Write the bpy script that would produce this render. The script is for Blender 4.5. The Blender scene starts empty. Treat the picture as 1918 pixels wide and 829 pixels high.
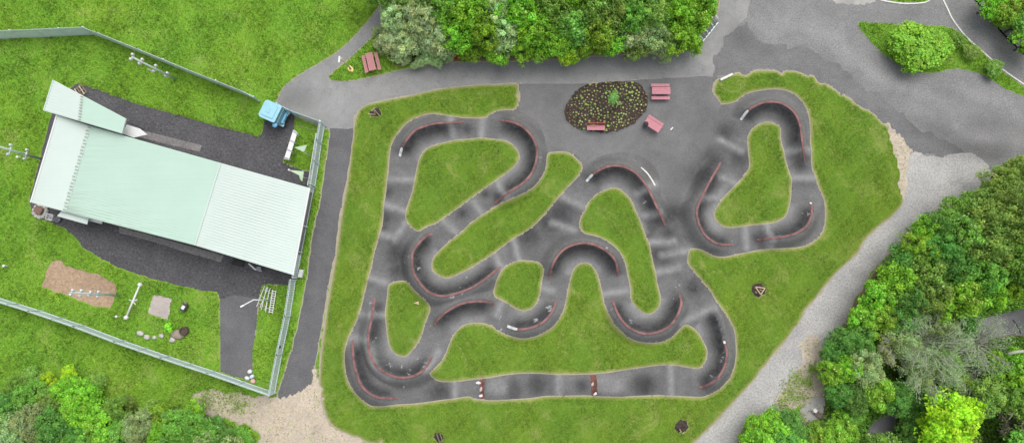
import bpy, math, random
import numpy as np
from mathutils import Vector, Matrix
random.seed(7); rng = np.random.default_rng(7)
R = math.radians
scene = bpy.context.scene
COL = scene.collection

# ---------------------------------------------------------------- camera
CX, CY, F, NY, HC = 959.0, 414.5, 1300.0, 550.0, 65.0
TILT = math.atan((NY - CY) / F)
def P(x, y, z=0.0):
    """point of the place seen at photo pixel x, y at height z above the ground"""
    dx, dy, dz = (x - CX) / F, -(y - CY) / F, -1.0
    c, s = math.cos(TILT), math.sin(TILT)
    wy, wz = dy * c - dz * s, dy * s + dz * c
    t = (z - HC) / wz
    return Vector((dx * t, wy * t, z))
def PP(pts, z=0.0): return [P(x, y, z) for x, y in pts]
cam_d = bpy.data.cameras.new('camera'); cam = bpy.data.objects.new('camera', cam_d); COL.objects.link(cam)
cam.location = (0, 0, HC); cam.rotation_euler = (TILT, 0, 0)
cam_d.sensor_width = 36; cam_d.lens = 36 * F / 1918; cam_d.clip_end = 6000; cam_d.clip_start = 0.5
scene.camera = cam

# ---------------------------------------------------------------- light
w = bpy.data.worlds.new('World'); scene.world = w; w.use_nodes = True
nt = w.node_tree; bg = nt.nodes['Background']
sky = nt.nodes.new('ShaderNodeTexSky'); sky.sky_type = 'NISHITA'; sky.sun_disc = False
SUN_EL, SUN_AZ = 64, 28
sky.sun_elevation = R(SUN_EL); sky.sun_rotation = R(SUN_AZ); sky.dust_density = 3.0; sky.air_density = 1.0
hs = nt.nodes.new('ShaderNodeHueSaturation'); hs.inputs['Saturation'].default_value = 0.25
nt.links.new(sky.outputs[0], hs.inputs['Color']); nt.links.new(hs.outputs[0], bg.inputs['Color'])
bg.inputs['Strength'].default_value = 0.13
sd = bpy.data.lights.new('sun', 'SUN'); sd.energy = 0.9; sd.angle = R(60); sd.color = (1, 0.97, 0.92)
sun = bpy.data.objects.new('sun', sd); COL.objects.link(sun)
sdir = Vector((math.sin(R(SUN_AZ)) * math.cos(R(SUN_EL)), math.cos(R(SUN_AZ)) * math.cos(R(SUN_EL)), math.sin(R(SUN_EL))))
sun.rotation_euler = sdir.to_track_quat('Z', 'Y').to_euler(); sun.location = (0, 0, 50)
vs = scene.view_settings; vs.view_transform = 'Standard'; vs.look = 'None'; vs.gamma = 1; vs.exposure = 0.78

# ---------------------------------------------------------------- helpers
def tag(o, label=None, cat=None, group=None, kind=None):
    if label: o['label'] = label
    if cat: o['category'] = cat
    if group: o['group'] = group
    if kind: o['kind'] = kind
    return o
def empty(name, loc=(0, 0, 0), rz=0.0, label=None, cat=None, group=None):
    o = bpy.data.objects.new(name, None); COL.objects.link(o); o.location = loc; o.rotation_euler = (0, 0, rz)
    o.empty_display_size = 0.2
    return tag(o, label, cat, group)
class MB:
    def __init__(s): s.v = []; s.f = []; s.a = []
    def poly(s, pts):
        n = len(s.v); s.v += [tuple(p) for p in pts]; s.f.append(tuple(range(n, n + len(pts)))); return s
    def box(s, c, d, rz=0.0, M=None):
        n = len(s.v); m = M if M is not None else Matrix.Rotation(rz, 3, 'Z')
        for sx, sy, sz in ((-1,-1,-1),(1,-1,-1),(1,1,-1),(-1,1,-1),(-1,-1,1),(1,-1,1),(1,1,1),(-1,1,1)):
            s.v.append(tuple(Vector(c) + m @ Vector((sx*d[0]/2, sy*d[1]/2, sz*d[2]/2))))
        for f in ((3,2,1,0),(4,5,6,7),(0,1,5,4),(1,2,6,5),(2,3,7,6),(3,0,4,7)): s.f.append(tuple(n+i for i in f))
        return s
    def bar(s, a, b, wd, ht):
        a = Vector(a); b = Vector(b); d = b - a; L = d.length; x = d.normalized()
        up = Vector((0,0,1)) if abs(x.z) < 0.98 else Vector((1,0,0))
        y = up.cross(x).normalized(); z = x.cross(y)
        return s.box((a+b)/2, (L, wd, ht), M=Matrix((x, y, z)).transposed())
    def tube(s, pts, rad, n=8, cap=True):
        pts = [Vector(p) for p in pts]; rs = rad if isinstance(rad, (list, tuple)) else [rad]*len(pts)
        base = len(s.v)
        for i, p in enumerate(pts):
            d = (pts[min(i+1, len(pts)-1)] - pts[max(i-1, 0)]).normalized()
            up = Vector((0,0,1)) if abs(d.z) < 0.95 else Vector((1,0,0))
            x = up.cross(d).normalized(); y = d.cross(x)
            for k in range(n):
                a = 2*math.pi*k/n; s.v.append(tuple(p + x*(math.cos(a)*rs[i]) + y*(math.sin(a)*rs[i])))
        for i in range(len(pts)-1):
            for k in range(n):
                a = base+i*n+k; b = base+i*n+(k+1) % n; s.f.append((a, b, b+n, a+n))
        if cap:
            s.f.append(tuple(base+k for k in reversed(range(n)))); s.f.append(tuple(base+(len(pts)-1)*n+k for k in range(n)))
        return s
    def lathe(s, c, prof, n=16, sy=1.0):
        c = Vector(c); base = len(s.v)
        for r_, z_ in prof:
            for k in range(n):
                a = 2*math.pi*k/n; s.v.append((c.x+math.cos(a)*r_, c.y+math.sin(a)*r_*sy, c.z+z_))
        for i in range(len(prof)-1):
            for k in range(n):
                a = base+i*n+k; b = base+i*n+(k+1) % n; s.f.append((a, b, b+n, a+n))
        s.f.append(tuple(base+k for k in reversed(range(n)))); s.f.append(tuple(base+(len(prof)-1)*n+k for k in range(n)))
        return s
    def rock(s, c, r, seed=0, sz=0.6, sx=1.0, rz=0.0, rough=0.22, n=9):
        q = random.Random(seed); c = Vector(c); base = len(s.v); rings = 7
        for i in range(rings):
            ph = math.pi*(i+0.5)/rings
            for k in range(n):
                a = 2*math.pi*k/n; rr = r*(1+q.uniform(-rough, rough))
                v = Vector((math.cos(a)*math.sin(ph)*rr*sx, math.sin(a)*math.sin(ph)*rr, math.cos(ph)*rr*sz))
                v.rotate(Matrix.Rotation(rz, 3, 'Z')); s.v.append(tuple(c+v))
        for i in range(rings-1):
            for k in range(n):
                a = base+i*n+k; b = base+i*n+(k+1) % n; s.f.append((a, a+n, b+n, b))
        s.f.append(tuple(base+k for k in range(n))); s.f.append(tuple(base+(rings-1)*n+k for k in reversed(range(n))))
        return s
    def prism(s, pts, h, flip=False):
        """pts (top ring) extruded down by h"""
        n = len(s.v); m = len(pts)
        s.v += [tuple(p) for p in pts] + [(p[0], p[1], p[2]-h) for p in pts]
        s.f.append(tuple(n+i for i in range(m))); s.f.append(tuple(n+m+i for i in reversed(range(m))))
        for i in range(m): s.f.append((n+i, n+m+i, n+m+(i+1) % m, n+(i+1) % m))
        return s
    def build(s, name, mat, parent=None, smooth=False, bevel=0.0):
        me = bpy.data.meshes.new(name); me.from_pydata(s.v, [], s.f); me.update()
        if mat: me.materials.append(mat)
        if smooth: me.polygons.foreach_set('use_smooth', [True]*len(me.polygons))
        o = bpy.data.objects.new(name, me); COL.objects.link(o)
        if parent is not None: o.parent = parent
        if bevel:
            b = o.modifiers.new('bevel', 'BEVEL'); b.width = bevel; b.segments = 2; b.limit_method = 'ANGLE'
        return o
def copy_tree(o, parent=None):
    c = o.copy(); COL.objects.link(c)
    if parent is not None: c.parent = parent
    for ch in [k for k in CH.get(o.name, [])]: copy_tree(ch, c)
    return c
CH = {}
def reg(root):
    for c in [o for o in COL.objects if o.parent == root]:
        CH.setdefault(root.name, []).append(c); reg(c)

# ---------------------------------------------------------------- materials
def nodes(name):
    m = bpy.data.materials.new(name); m.use_nodes = True
    return m, m.node_tree, m.node_tree.nodes['Principled BSDF']
def N(nt, t, **kw):
    n = nt.nodes.new(t)
    for k, v in kw.items(): setattr(n, k, v)
    return n
def mixc(nt, fac, a, b, mode='MIX'):
    n = N(nt, 'ShaderNodeMix', data_type='RGBA', blend_type=mode)
    for idx, v in ((0, fac), (6, a), (7, b)):
        if isinstance(v, (int, float)): n.inputs[idx].default_value = v
        elif isinstance(v, (tuple, list)): n.inputs[idx].default_value = (*v[:3], 1)
        else: nt.links.new(v, n.inputs[idx])
    return n.outputs[2]
def noise(nt, scale, detail=4, rough=0.6, coord=None, dist=0.0):
    n = N(nt, 'ShaderNodeTexNoise'); n.inputs['Scale'].default_value = scale; n.inputs['Detail'].default_value = detail
    n.inputs['Roughness'].default_value = rough; n.inputs['Distortion'].default_value = dist
    if coord is not None: nt.links.new(coord, n.inputs['Vector'])
    return n.outputs['Fac']
def ramp(nt, fac, lo, hi, a=0.0, b=1.0):
    n = N(nt, 'ShaderNodeMapRange'); n.clamp = True
    n.inputs['From Min'].default_value = lo; n.inputs['From Max'].default_value = hi
    n.inputs['To Min'].default_value = a; n.inputs['To Max'].default_value = b
    nt.links.new(fac, n.inputs['Value']); return n.outputs['Result']
def mth(nt, op, a, b=0.0):
    n = N(nt, 'ShaderNodeMath', operation=op)
    for i, v in enumerate((a, b)):
        if isinstance(v, (int, float)): n.inputs[i].default_value = v
        else: nt.links.new(v, n.inputs[i])
    return n.outputs[0]
def attr(nt, name):
    n = N(nt, 'ShaderNodeAttribute'); n.attribute_name = name; return n
def bump(nt, bsdf, h, strength, dist):
    b = N(nt, 'ShaderNodeBump'); b.inputs['Strength'].default_value = strength; b.inputs['Distance'].default_value = dist
    nt.links.new(h, b.inputs['Height']); nt.links.new(b.outputs[0], bsdf.inputs['Normal'])
def oc(nt): return N(nt, 'ShaderNodeTexCoord').outputs['Object']
def pos(nt): return N(nt, 'ShaderNodeNewGeometry').outputs['Position']

def simple(name, c, rough=0.6, metal=0.0, var=0.18, scale=6, c2=None, bs=0.15):
    m, nt, b = nodes(name); co = oc(nt)
    f = ramp(nt, noise(nt, scale, 6, 0.65, co), 0.3, 0.7)
    lo = tuple(x*(1-var) for x in c) if c2 is None else c2
    nt.links.new(mixc(nt, f, lo, c), b.inputs['Base Color'])
    b.inputs['Roughness'].default_value = rough; b.inputs['Metallic'].default_value = metal
    if bs: bump(nt, b, noise(nt, scale*6, 3, 0.6, co), bs, 0.01)
    return m

def ground_mat(name, c, dark, light, big=0.35, fine=9.0, speck=0.0, bumpd=0.01, use_attr=True, rough=0.92, cracks=0.0):
    """worn asphalt / gravel: fine grain, blotches, stains; attributes tone (patching; on the jumps painted light and shade), wear (pale scuffs plus painted-in light), rub (tyre rubber plus painted-in shade)"""
    m, nt, b = nodes(name); co = oc(nt)
    g = ramp(nt, noise(nt, fine, 8, 0.78, co), 0.32, 0.68)
    col = mixc(nt, g, tuple(x*dark for x in c), tuple(x*light for x in c))
    bl = ramp(nt, noise(nt, big, 6, 0.62, co, 0.4), 0.33, 0.67)
    col = mixc(nt, 1.0, col, mixc(nt, bl, (0.84, 0.84, 0.85), (1.13, 1.13, 1.12)), 'MULTIPLY')
    bl2 = ramp(nt, noise(nt, big*4.5, 5, 0.7, co, 1.0), 0.3, 0.7)
    col = mixc(nt, 1.0, col, mixc(nt, bl2, (0.93, 0.93, 0.93), (1.06, 1.06, 1.06)), 'MULTIPLY')
    if use_attr:
        t = attr(nt, 'tone').outputs['Fac']
        cm = N(nt, 'ShaderNodeCombineColor')
        for i in range(3): nt.links.new(t, cm.inputs[i])
        col = mixc(nt, 1.0, col, cm.outputs[0], 'MULTIPLY')
        ru = attr(nt, 'rub_shade').outputs['Fac']
        n1 = ramp(nt, noise(nt, 1.1, 6, 0.7, co, 1.2), 0.25, 0.65, 0.5, 1.0)
        col = mixc(nt, mth(nt, 'MULTIPLY', ru, n1), col, (0.022, 0.022, 0.024))
        we = attr(nt, 'wear_light').outputs['Fac']
        n2 = ramp(nt, noise(nt, 1.3, 7, 0.75, co, 0.8), 0.30, 0.70, 0.25, 0.95)
        col = mixc(nt, mth(nt, 'MULTIPLY', we, n2), col, (0.29, 0.29, 0.288))
        sf = attr(nt, 'scuff').outputs['Fac']
        sc = ramp(nt, mth(nt, 'ADD', noise(nt, 1.9, 6, 0.62, co, 0.6), mth(nt, 'MULTIPLY', sf, 0.20)), 0.725, 0.80, 0, 0.6)
        col = mixc(nt, sc, col, (0.45, 0.45, 0.45))
    if cracks:
        vw = N(nt, 'ShaderNodeTexVoronoi', feature='DISTANCE_TO_EDGE'); vw.inputs['Scale'].default_value = 0.16
        wc = N(nt, 'ShaderNodeMix', data_type='VECTOR'); wc.inputs[0].default_value = 0.12
        nn_ = N(nt, 'ShaderNodeTexNoise'); nn_.inputs['Scale'].default_value = 0.9; nn_.inputs['Detail'].default_value = 6; nt.links.new(co, nn_.inputs['Vector'])
        mp = N(nt, 'ShaderNodeVectorMath', operation='SCALE'); mp.inputs['Scale'].default_value = 9; nt.links.new(nn_.outputs['Color'], mp.inputs[0])
        ad = N(nt, 'ShaderNodeVectorMath', operation='ADD'); nt.links.new(co, ad.inputs[0]); nt.links.new(mp.outputs[0], ad.inputs[1]); nt.links.new(ad.outputs[0], vw.inputs['Vector'])
        ck = ramp(nt, vw.outputs['Distance'], 0.0, 0.012, cracks, 0.0)
        col = mixc(nt, ck, col, (0.04, 0.04, 0.042))
    if speck:
        v = N(nt, 'ShaderNodeTexVoronoi'); v.inputs['Scale'].default_value = 3.2; nt.links.new(co, v.inputs['Vector'])
        sp = ramp(nt, v.outputs['Distance'], 0.05, 0.12, speck, 0)
        col = mixc(nt, sp, col, (0.75, 0.74, 0.7))
    nt.links.new(col, b.inputs['Base Color']); b.inputs['Roughness'].default_value = rough
    b.inputs['Specular IOR Level'].default_value = 0.25
    bump(nt, b, noise(nt, fine*1.6, 6, 0.8, co), 0.5, bumpd)
    return m

def grass_mat(name, c_dark, c_mid, c_light, dry=(0.33, 0.28, 0.13), edge=0.28, flowers=0.0, patch=(0.15, 0.13, 0.03)):
    m, nt, b = nodes(name); co = oc(nt)
    f1 = ramp(nt, noise(nt, 5.5, 10, 0.8, co), 0.3, 0.7)
    col = mixc(nt, f1, c_dark, c_light)
    f2 = ramp(nt, noise(nt, 0.55, 6, 0.65, co, 0.5), 0.3, 0.7)
    col = mixc(nt, mth(nt, 'MULTIPLY', f2, 0.55), col, c_mid)
    f3 = ramp(nt, noise(nt, 1.6, 7, 0.7, co, 0.8), 0.35, 0.7)
    col = mixc(nt, 1.0, col, mixc(nt, f3, (1.12, 1.06, 1.0), (0.86, 0.94, 0.9)), 'MULTIPLY')
    f3b = ramp(nt, noise(nt, 0.16, 4, 0.6, co, 0.4), 0.35, 0.65)
    col = mixc(nt, 1.0, col, mixc(nt, f3b, (0.9, 0.96, 1.0), (1.1, 1.04, 1.0)), 'MULTIPLY')
    f4 = ramp(nt, noise(nt, 0.9, 8, 0.75, co, 0.3), 0.60, 0.74)
    col = mixc(nt, mth(nt, 'MULTIPLY', f4, 0.5), col, patch)
    f5 = ramp(nt, noise(nt, 0.33, 8, 0.7, co, 1.2), 0.53, 0.74)
    col = mixc(nt, mth(nt, 'MULTIPLY', f5, 0.6), col, (0.37, 0.37, 0.13))
    # dry, sun-bleached fringe along the edge of the paving
    e = attr(nt, 'edge').outputs['Fac']
    ne = noise(nt, 2.2, 6, 0.7, co)
    fr = mth(nt, 'ADD', e, mth(nt, 'MULTIPLY', mth(nt, 'SUBTRACT', ne, 0.5), -0.75))
    fe = ramp(nt, fr, 0.0, edge, 1.0, 0.0)
    drycol = mixc(nt, noise(nt, 7, 5, 0.7, co), tuple(x*0.75 for x in dry), tuple(x*1.3 for x in dry))
    col = mixc(nt, mth(nt, 'MULTIPLY', fe, 0.75), col, drycol)
    fk = ramp(nt, mth(nt, 'ADD', e, mth(nt, 'MULTIPLY', ne, 0.10)), 0.10, 0.19, 1.0, 0.0)
    col = mixc(nt, mth(nt, 'MULTIPLY', fk, 0.85), col, mixc(nt, ne, (0.24, 0.205, 0.14), (0.50, 0.46, 0.36)))
    if flowers:
        v = N(nt, 'ShaderNodeTexVoronoi'); v.inputs['Scale'].default_value = 2.3; nt.links.new(co, v.inputs['Vector'])
        s = ramp(nt, v.outputs['Distance'], 0.05, 0.11, 1, 0)
        s2 = ramp(nt, noise(nt, 0.5, 5, 0.7, co), 0.5, 0.62)
        col = mixc(nt, mth(nt, 'MULTIPLY', mth(nt, 'MULTIPLY', s, s2), flowers), col, (0.6, 0.62, 0.5))
    nt.links.new(col, b.inputs['Base Color']); b.inputs['Roughness'].default_value = 0.9
    b.inputs['Specular IOR Level'].default_value = 0.15
    bump(nt, b, noise(nt, 9, 8, 0.8, co), 0.9, 0.09)
    return m

M = {}
M['meadow'] = grass_mat('meadow_grass', (0.092, 0.215, 0.020), (0.17, 0.35, 0.028), (0.26, 0.45, 0.055), edge=0.12, flowers=0.35)
M['lawn'] = grass_mat('lawn_grass', (0.064, 0.142, 0.013), (0.132, 0.24, 0.019), (0.215, 0.335, 0.048), edge=0.42, flowers=0.2, patch=(0.11, 0.10, 0.025))
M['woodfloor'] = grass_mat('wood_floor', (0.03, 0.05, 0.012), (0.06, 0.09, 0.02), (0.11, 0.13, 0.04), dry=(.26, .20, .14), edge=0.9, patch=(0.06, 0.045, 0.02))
M['track'] = ground_mat('track_asphalt', (0.136, 0.134, 0.133), 0.68, 1.32, big=0.5, fine=7)
M['plaza'] = ground_mat('plaza_asphalt', (0.155, 0.153, 0.152), 0.74, 1.26, big=0.35, fine=8)
M['path'] = ground_mat('path_asphalt', (0.25, 0.248, 0.243), 0.76, 1.22, big=0.25, fine=9, cracks=0.35)
M['road'] = ground_mat('road_asphalt', (0.203, 0.201, 0.198), 0.5, 1.5, big=0.3, fine=8, bumpd=0.02, cracks=0.3)
M['oldroad'] = ground_mat('old_road_asphalt', (0.158, 0.156, 0.156), 0.55, 1.45, big=0.4, fine=8, bumpd=0.02)
M['side'] = ground_mat('side_path_asphalt', (0.122, 0.12, 0.124), 0.68, 1.35, big=0.4, fine=8, cracks=0.3)
M['yard'] = ground_mat('yard_asphalt', (0.078, 0.076, 0.08), 0.45, 1.75, big=0.45, fine=5, speck=0.35, bumpd=0.02)
M['gravel'] = ground_mat('gravel', (0.375, 0.365, 0.35), 0.55, 1.35, big=0.3, fine=6, speck=0.3, bumpd=0.03)
M['sand'] = ground_mat('sandy_gravel', (0.46, 0.39, 0.31), 0.7, 1.25, big=0.4, fine=5, speck=0.6, bumpd=0.03)
M['chips'] = ground_mat('wood_chips', (0.35, 0.245, 0.165), 0.6, 1.45, big=0.5, fine=4, bumpd=0.05)
M['gravelbed'] = ground_mat('pale_fine_gravel', (0.42, 0.37, 0.34), 0.75, 1.2, big=0.6, fine=6)
M['apron'] = ground_mat('worn_concrete', (0.20, 0.19, 0.185), 0.6, 1.35, big=0.6, fine=4)
M['concrete'] = ground_mat('concrete', (0.36, 0.34, 0.32), 0.8, 1.15, big=0.6, fine=5)
M['redface'] = ground_mat('red_jump_face', (0.17, 0.075, 0.06), 0.6, 1.5, big=1.5, fine=3)
M['soil'] = ground_mat('bed_soil', (0.042, 0.031, 0.026), 0.3, 2.2, big=1.0, fine=4, bumpd=0.06)
m, nt_, b_ = nodes('stream_water'); b_.inputs['Base Color'].default_value = (0.19, 0.185, 0.195, 1); b_.inputs['Roughness'].default_value = 0.12
bump(nt_, b_, noise(nt_, 1.6, 6, 0.6, oc(nt_), 1.0), 0.5, 0.06); M['water'] = m
M['galv'] = simple('galvanised_steel', (0.60, 0.70, 0.69), 0.5, 0.1, 0.2, 3)
M['white'] = simple('white_paint', (0.66, 0.66, 0.65), 0.5, 0, 0.1, 4)
M['pink'] = simple('faded_pink_wood', (0.52, 0.215, 0.25), 0.75, 0, 0.15, 5)
M['pink_dull'] = simple('weathered_pink_wood', (0.40, 0.17, 0.19), 0.8, 0, 0.25, 5)
M['line'] = simple('faded_red_paint', (0.30, 0.14, 0.13), 0.8, 0, 0.35, 1.6, c2=(0.10, 0.05, 0.05))
M['black'] = simple('black_rubber', (0.02, 0.02, 0.022), 0.7)
M['dark'] = simple('dark_metal', (0.07, 0.07, 0.075), 0.5, 0.3)
M['grey'] = simple('grey_steel', (0.25, 0.25, 0.27), 0.5, 0.4)
M['wood'] = simple('raw_timber', (0.60, 0.46, 0.29), 0.8, 0, 0.3, 5)
M['oldwood'] = simple('weathered_timber', (0.22, 0.18, 0.145), 0.9, 0, 0.35, 4)
M['stone'] = simple('pale_stone', (0.56, 0.54, 0.49), 0.9, 0, 0.4, 3, bs=0.6)
M['brownrock'] = simple('brown_stone', (0.34, 0.28, 0.22), 0.9, 0, 0.4, 3, bs=0.6)
M['bark'] = simple('bark', (0.10, 0.075, 0.055), 0.9, 0, 0.4, 6, bs=0.8)
M['palebark'] = simple('pale_bark', (0.40, 0.42, 0.32), 0.9, 0, 0.3, 6)
M['blue'] = simple('light_blue_paint', (0.27, 0.52, 0.60), 0.35, 0, 0.1, 2)
M['bluedark'] = simple('mid_blue_paint', (0.13, 0.36, 0.54), 0.4, 0, 0.1, 2)
m, nt_, b_ = nodes('window_glass'); b_.inputs['Base Color'].default_value = (0.12, 0.24, 0.31, 1); b_.inputs['Roughness'].default_value = 0.08; M['glass'] = m
M['red'] = simple('bright_red_paint', (0.42, 0.03, 0.03), 0.5)
M['yellow'] = simple('pale_yellow_paint', (0.75, 0.58, 0.22), 0.5)
M['greenwhite'] = simple('pale_green_sheet', (0.50, 0.72, 0.40), 0.5, 0, 0.12, 2, c2=(0.62, 0.74, 0.58))
M['wall'] = simple('grey_render', (0.16, 0.17, 0.17), 0.8, 0, 0.15, 2)
M['kerb'] = simple('white_kerb_line', (0.72, 0.70, 0.64), 0.8, 0, 0.25, 5)
def roof_mat(name, c, dirt=0.0):
    m, nt, b = nodes(name); co = oc(nt)
    f = ramp(nt, noise(nt, 0.35, 5, 0.6, co), 0.3, 0.7)
    col = mixc(nt, f, tuple(x*0.95 for x in c), c)
    st = N(nt, 'ShaderNodeMapping'); st.inputs['Scale'].default_value = (0.15, 5, 1); st.inputs['Rotation'].default_value = (0, 0, R(15.5))
    nt.links.new(co, st.inputs['Vector'])
    f2 = ramp(nt, noise(nt, 1.0, 5, 0.7, st.outputs[0]), 0.35, 0.75)
    col = mixc(nt, mth(nt, 'MULTIPLY', f2, 0.12), col, tuple(x*0.72 for x in c))
    if dirt:
        d = attr(nt, 'dirt').outputs['Fac']
        f3 = ramp(nt, noise(nt, 1.0, 6, 0.75, st.outputs[0]), 0.4, 0.6)
        col = mixc(nt, mth(nt, 'MULTIPLY', mth(nt, 'MULTIPLY', d, f3), dirt), col, (0.16, 0.16, 0.10))
    nt.links.new(col, b.inputs['Base Color']); b.inputs['Roughness'].default_value = 0.6
    return m
M['mint'] = roof_mat('mint_roof_sheet', (0.43, 0.575, 0.485), 0.6)
M['mint2'] = roof_mat('pale_mint_roof_sheet', (0.52, 0.60, 0.552))
M['mint3'] = roof_mat('pale_roof_sheet', (0.46, 0.56, 0.50))
def leaf_mat(name, c, sat=1.0, trans=0.32):
    m, nt, b = nodes(name)
    a = attr(nt, 'leaf').outputs['Color']
    r_ = N(nt, 'ShaderNodeObjectInfo').outputs['Random']
    h = N(nt, 'ShaderNodeHueSaturation'); h.inputs['Color'].default_value = (*c, 1)
    nt.links.new(ramp(nt, r_, 0, 1, 0.485, 0.515), h.inputs['Hue']); nt.links.new(ramp(nt, r_, 0, 1, 0.8, 1.2), h.inputs['Value'])
    nt.links.new(mixc(nt, 1.0, h.outputs[0], a, 'MULTIPLY'), b.inputs['Base Color'])
    b.inputs['Roughness'].default_value = 0.55; b.inputs['Specular IOR Level'].default_value = 0.3
    tr = N(nt, 'ShaderNodeBsdfTranslucent'); nt.links.new(mixc(nt, 1.0, h.outputs[0], a, 'MULTIPLY'), tr.inputs['Color'])
    ms = N(nt, 'ShaderNodeMixShader'); ms.inputs[0].default_value = trans
    nt.links.new(b.outputs[0], ms.inputs[1]); nt.links.new(tr.outputs[0], ms.inputs[2])
    nt.links.new(ms.outputs[0], nt.nodes['Material Output'].inputs['Surface'])
    return m
LM = {'bright': leaf_mat('bright_leaves', (0.235, 0.48, 0.035)), 'mid': leaf_mat('mid_green_leaves', (0.19, 0.40, 0.055)),
      'dark': leaf_mat('dark_green_leaves', (0.135, 0.32, 0.055)), 'willow': leaf_mat('silver_green_leaves', (0.50, 0.65, 0.31)),
      'lime': leaf_mat('lime_leaves', (0.42, 0.68, 0.03)), 'grey': leaf_mat('grey_green_leaves', (0.36, 0.49, 0.19)),
      'olive': leaf_mat('olive_leaves', (0.27, 0.43, 0.08))}
# ---------------------------------------------------------------- outlines traced on the ground, photo pixels
def catmull(pts, closed=True, k=4):
    n = len(pts); out = []
    rngi = range(n) if closed else range(n-1)
    for i in rngi:
        g = (lambda j: pts[j % n]) if closed else (lambda j: pts[max(0, min(n-1, j))])
        p0, p1, p2, p3 = g(i-1), g(i), g(i+1), g(i+2)
        for s in range(k):
            t = s/k
            out.append(tuple(0.5*((2*p1[a]) + (-p0[a]+p2[a])*t + (2*p0[a]-5*p1[a]+4*p2[a]-p3[a])*t*t + (-p0[a]+3*p1[a]-3*p2[a]+p3[a])*t**3) for a in (0, 1)))
    if not closed: out.append(tuple(pts[-1]))
    return out
JAG = dict(sand=.22, gravel=.10, woodfloor=.2, slab=.12, chips=.10, yard=.05, side=.04, meadow=.05, soil=.07, soilpatch=.12, path=.03, oldroad=.3, road=.05, gravelbed=.05)
L = []   # (label, polygon in world xy, is_edge)
def area(label, pts, smooth=True, edge=True, k=4):
    w_ = [tuple(p.xy) for p in PP(pts)]
    if label in ('yard', 'drive', 'chips', 'gravelbed', 'concrete', 'soilpatch', 'meadow', 'slab'): edge = False
    if not smooth:   # keep corners, add points along the sides
        o_ = []
        for a_, b_ in zip(w_, w_[1:]+w_[:1]):
            n_ = max(1, int(math.dist(a_, b_)/0.5)) if math.dist(a_, b_) < 60 else 1
            o_ += [(a_[0]+(b_[0]-a_[0])*i/n_, a_[1]+(b_[1]-a_[1])*i/n_) for i in range(n_)]
        pl = np.array(o_)
    else: pl = np.array(catmull(w_, True, 8 if label in JAG else k))
    j = JAG.get(label, 0.0)
    if j:
        ph = len(L); x, y = pl[:, 0].copy(), pl[:, 1].copy()
        pl[:, 0] += j*(np.sin(x*3.1+y*2.3+ph)*.6+np.sin(x*7.3-y*6.1+ph)*.5+np.sin(y*15+x*11)*.3); pl[:, 1] += j*(np.sin(y*3.7-x*2.1+ph)*.6+np.sin(y*6.7+x*8.1+ph)*.5+np.sin(x*14-y*12)*.3)
    L.append((label, pl, edge))
gravel_left = [(1687,280),(1694,300),(1697,324),(1696,358),(1691,381),(1682,395),(1669,407),(1645,425),(1618,452),(1606,474),(1567,511),(1544,537),(1527,560),(1509,579),(1496,606),(1469,640),(1448,664),(1421,701),(1388,738),(1344,785),(1310,819),(1270,860)]
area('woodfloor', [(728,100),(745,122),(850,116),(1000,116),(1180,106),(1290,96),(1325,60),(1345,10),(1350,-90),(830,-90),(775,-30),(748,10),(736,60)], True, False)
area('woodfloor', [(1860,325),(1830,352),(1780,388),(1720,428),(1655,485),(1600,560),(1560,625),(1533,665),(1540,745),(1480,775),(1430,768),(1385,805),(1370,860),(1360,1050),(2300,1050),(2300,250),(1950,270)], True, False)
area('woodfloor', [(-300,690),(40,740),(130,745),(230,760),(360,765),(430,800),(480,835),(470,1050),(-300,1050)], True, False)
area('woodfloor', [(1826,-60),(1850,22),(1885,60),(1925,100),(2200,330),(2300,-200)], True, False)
area('lawn', [(676,202),(665,225),(659,260),(652,330),(640,400),(629,480),(615,560),(604,640),(599,690),(600,735),(614,785),(640,808),(700,835),(720,880),(1260,880)] + gravel_left[::-1] +
     [(1665,240),(1640,215),(1600,190),(1560,165),(1525,143),(1490,133),(1430,131),(1380,136),(1345,148),(1337,160),(1300,200),(1000,200),(975,158),(967,157),(900,159),(830,165),(760,180),(700,192)])
area('yard', [(141,157),(175,165),(250,193),(330,215),(420,240),(484,256),(492,245),(497,225),(515,205),(530,200),(552,212),(550,245),(543,270),(528,303),(545,312),(580,320),(590,350),(556,520),(550,535),(505,531),(490,534),(484,560),(478,620),(471,668),(474,700),(482,713),(440,705),(413,695),(411,560),(408,546),(385,545),(330,533),(280,520),(220,500),(180,478),(155,462),(135,440),(120,426),(75,408),(58,395),(55,375),(100,200)], False)
area('drive', [(412,560),(440,552),(484,560),(478,620),(471,668),(474,700),(482,713),(440,705),(413,695)], False, False)
area('side', [(620,236),(659,236),(656,290),(650,330),(640,380),(633,420),(628,470),(619,510),(611,555),(604,600),(597,640),(590,680),(583,715),(578,748),(523,745),(530,710),(545,660),(558,610),(568,560),(577,510),(583,460),(590,420),(600,380),(607,330),(613,290),(618,255)])
area('sand', [(360,738),(400,733),(450,738),(515,744),(545,737),(575,722),(588,695),(596,700),(598,730),(610,780),(636,806),(690,829),(730,850),(740,1000),(480,1000),(486,829),(482,806),(450,790),(405,780),(375,760)])
area('path', [(712,10),(690,40),(660,74),(630,99),(600,118),(570,135),(548,150),(532,165),(523,180),(518,196),(540,210),(605,238),(620,240),(659,240),(662,222),(670,208),(682,198),(700,191),(760,179),(830,165),(900,158),(965,155),(1000,156),(1100,155),(1200,148),(1336,142),(1350,120),(1400,90),(1470,-40),(1470,-200),(1352,-200),(1350,-20),(1345,20),(1337,45),(1320,70),(1305,87),(1280,96),(1200,103),(1100,107),(1000,115),(900,117),(850,118),(800,124),(740,134),(720,139),(680,149),(640,153),(617,150),(616,142),(625,133),(640,120),(655,108),(680,85),(700,65),(720,48),(735,25),(760,-5),(860,-200),(830,-200),(735,-25)])
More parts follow.
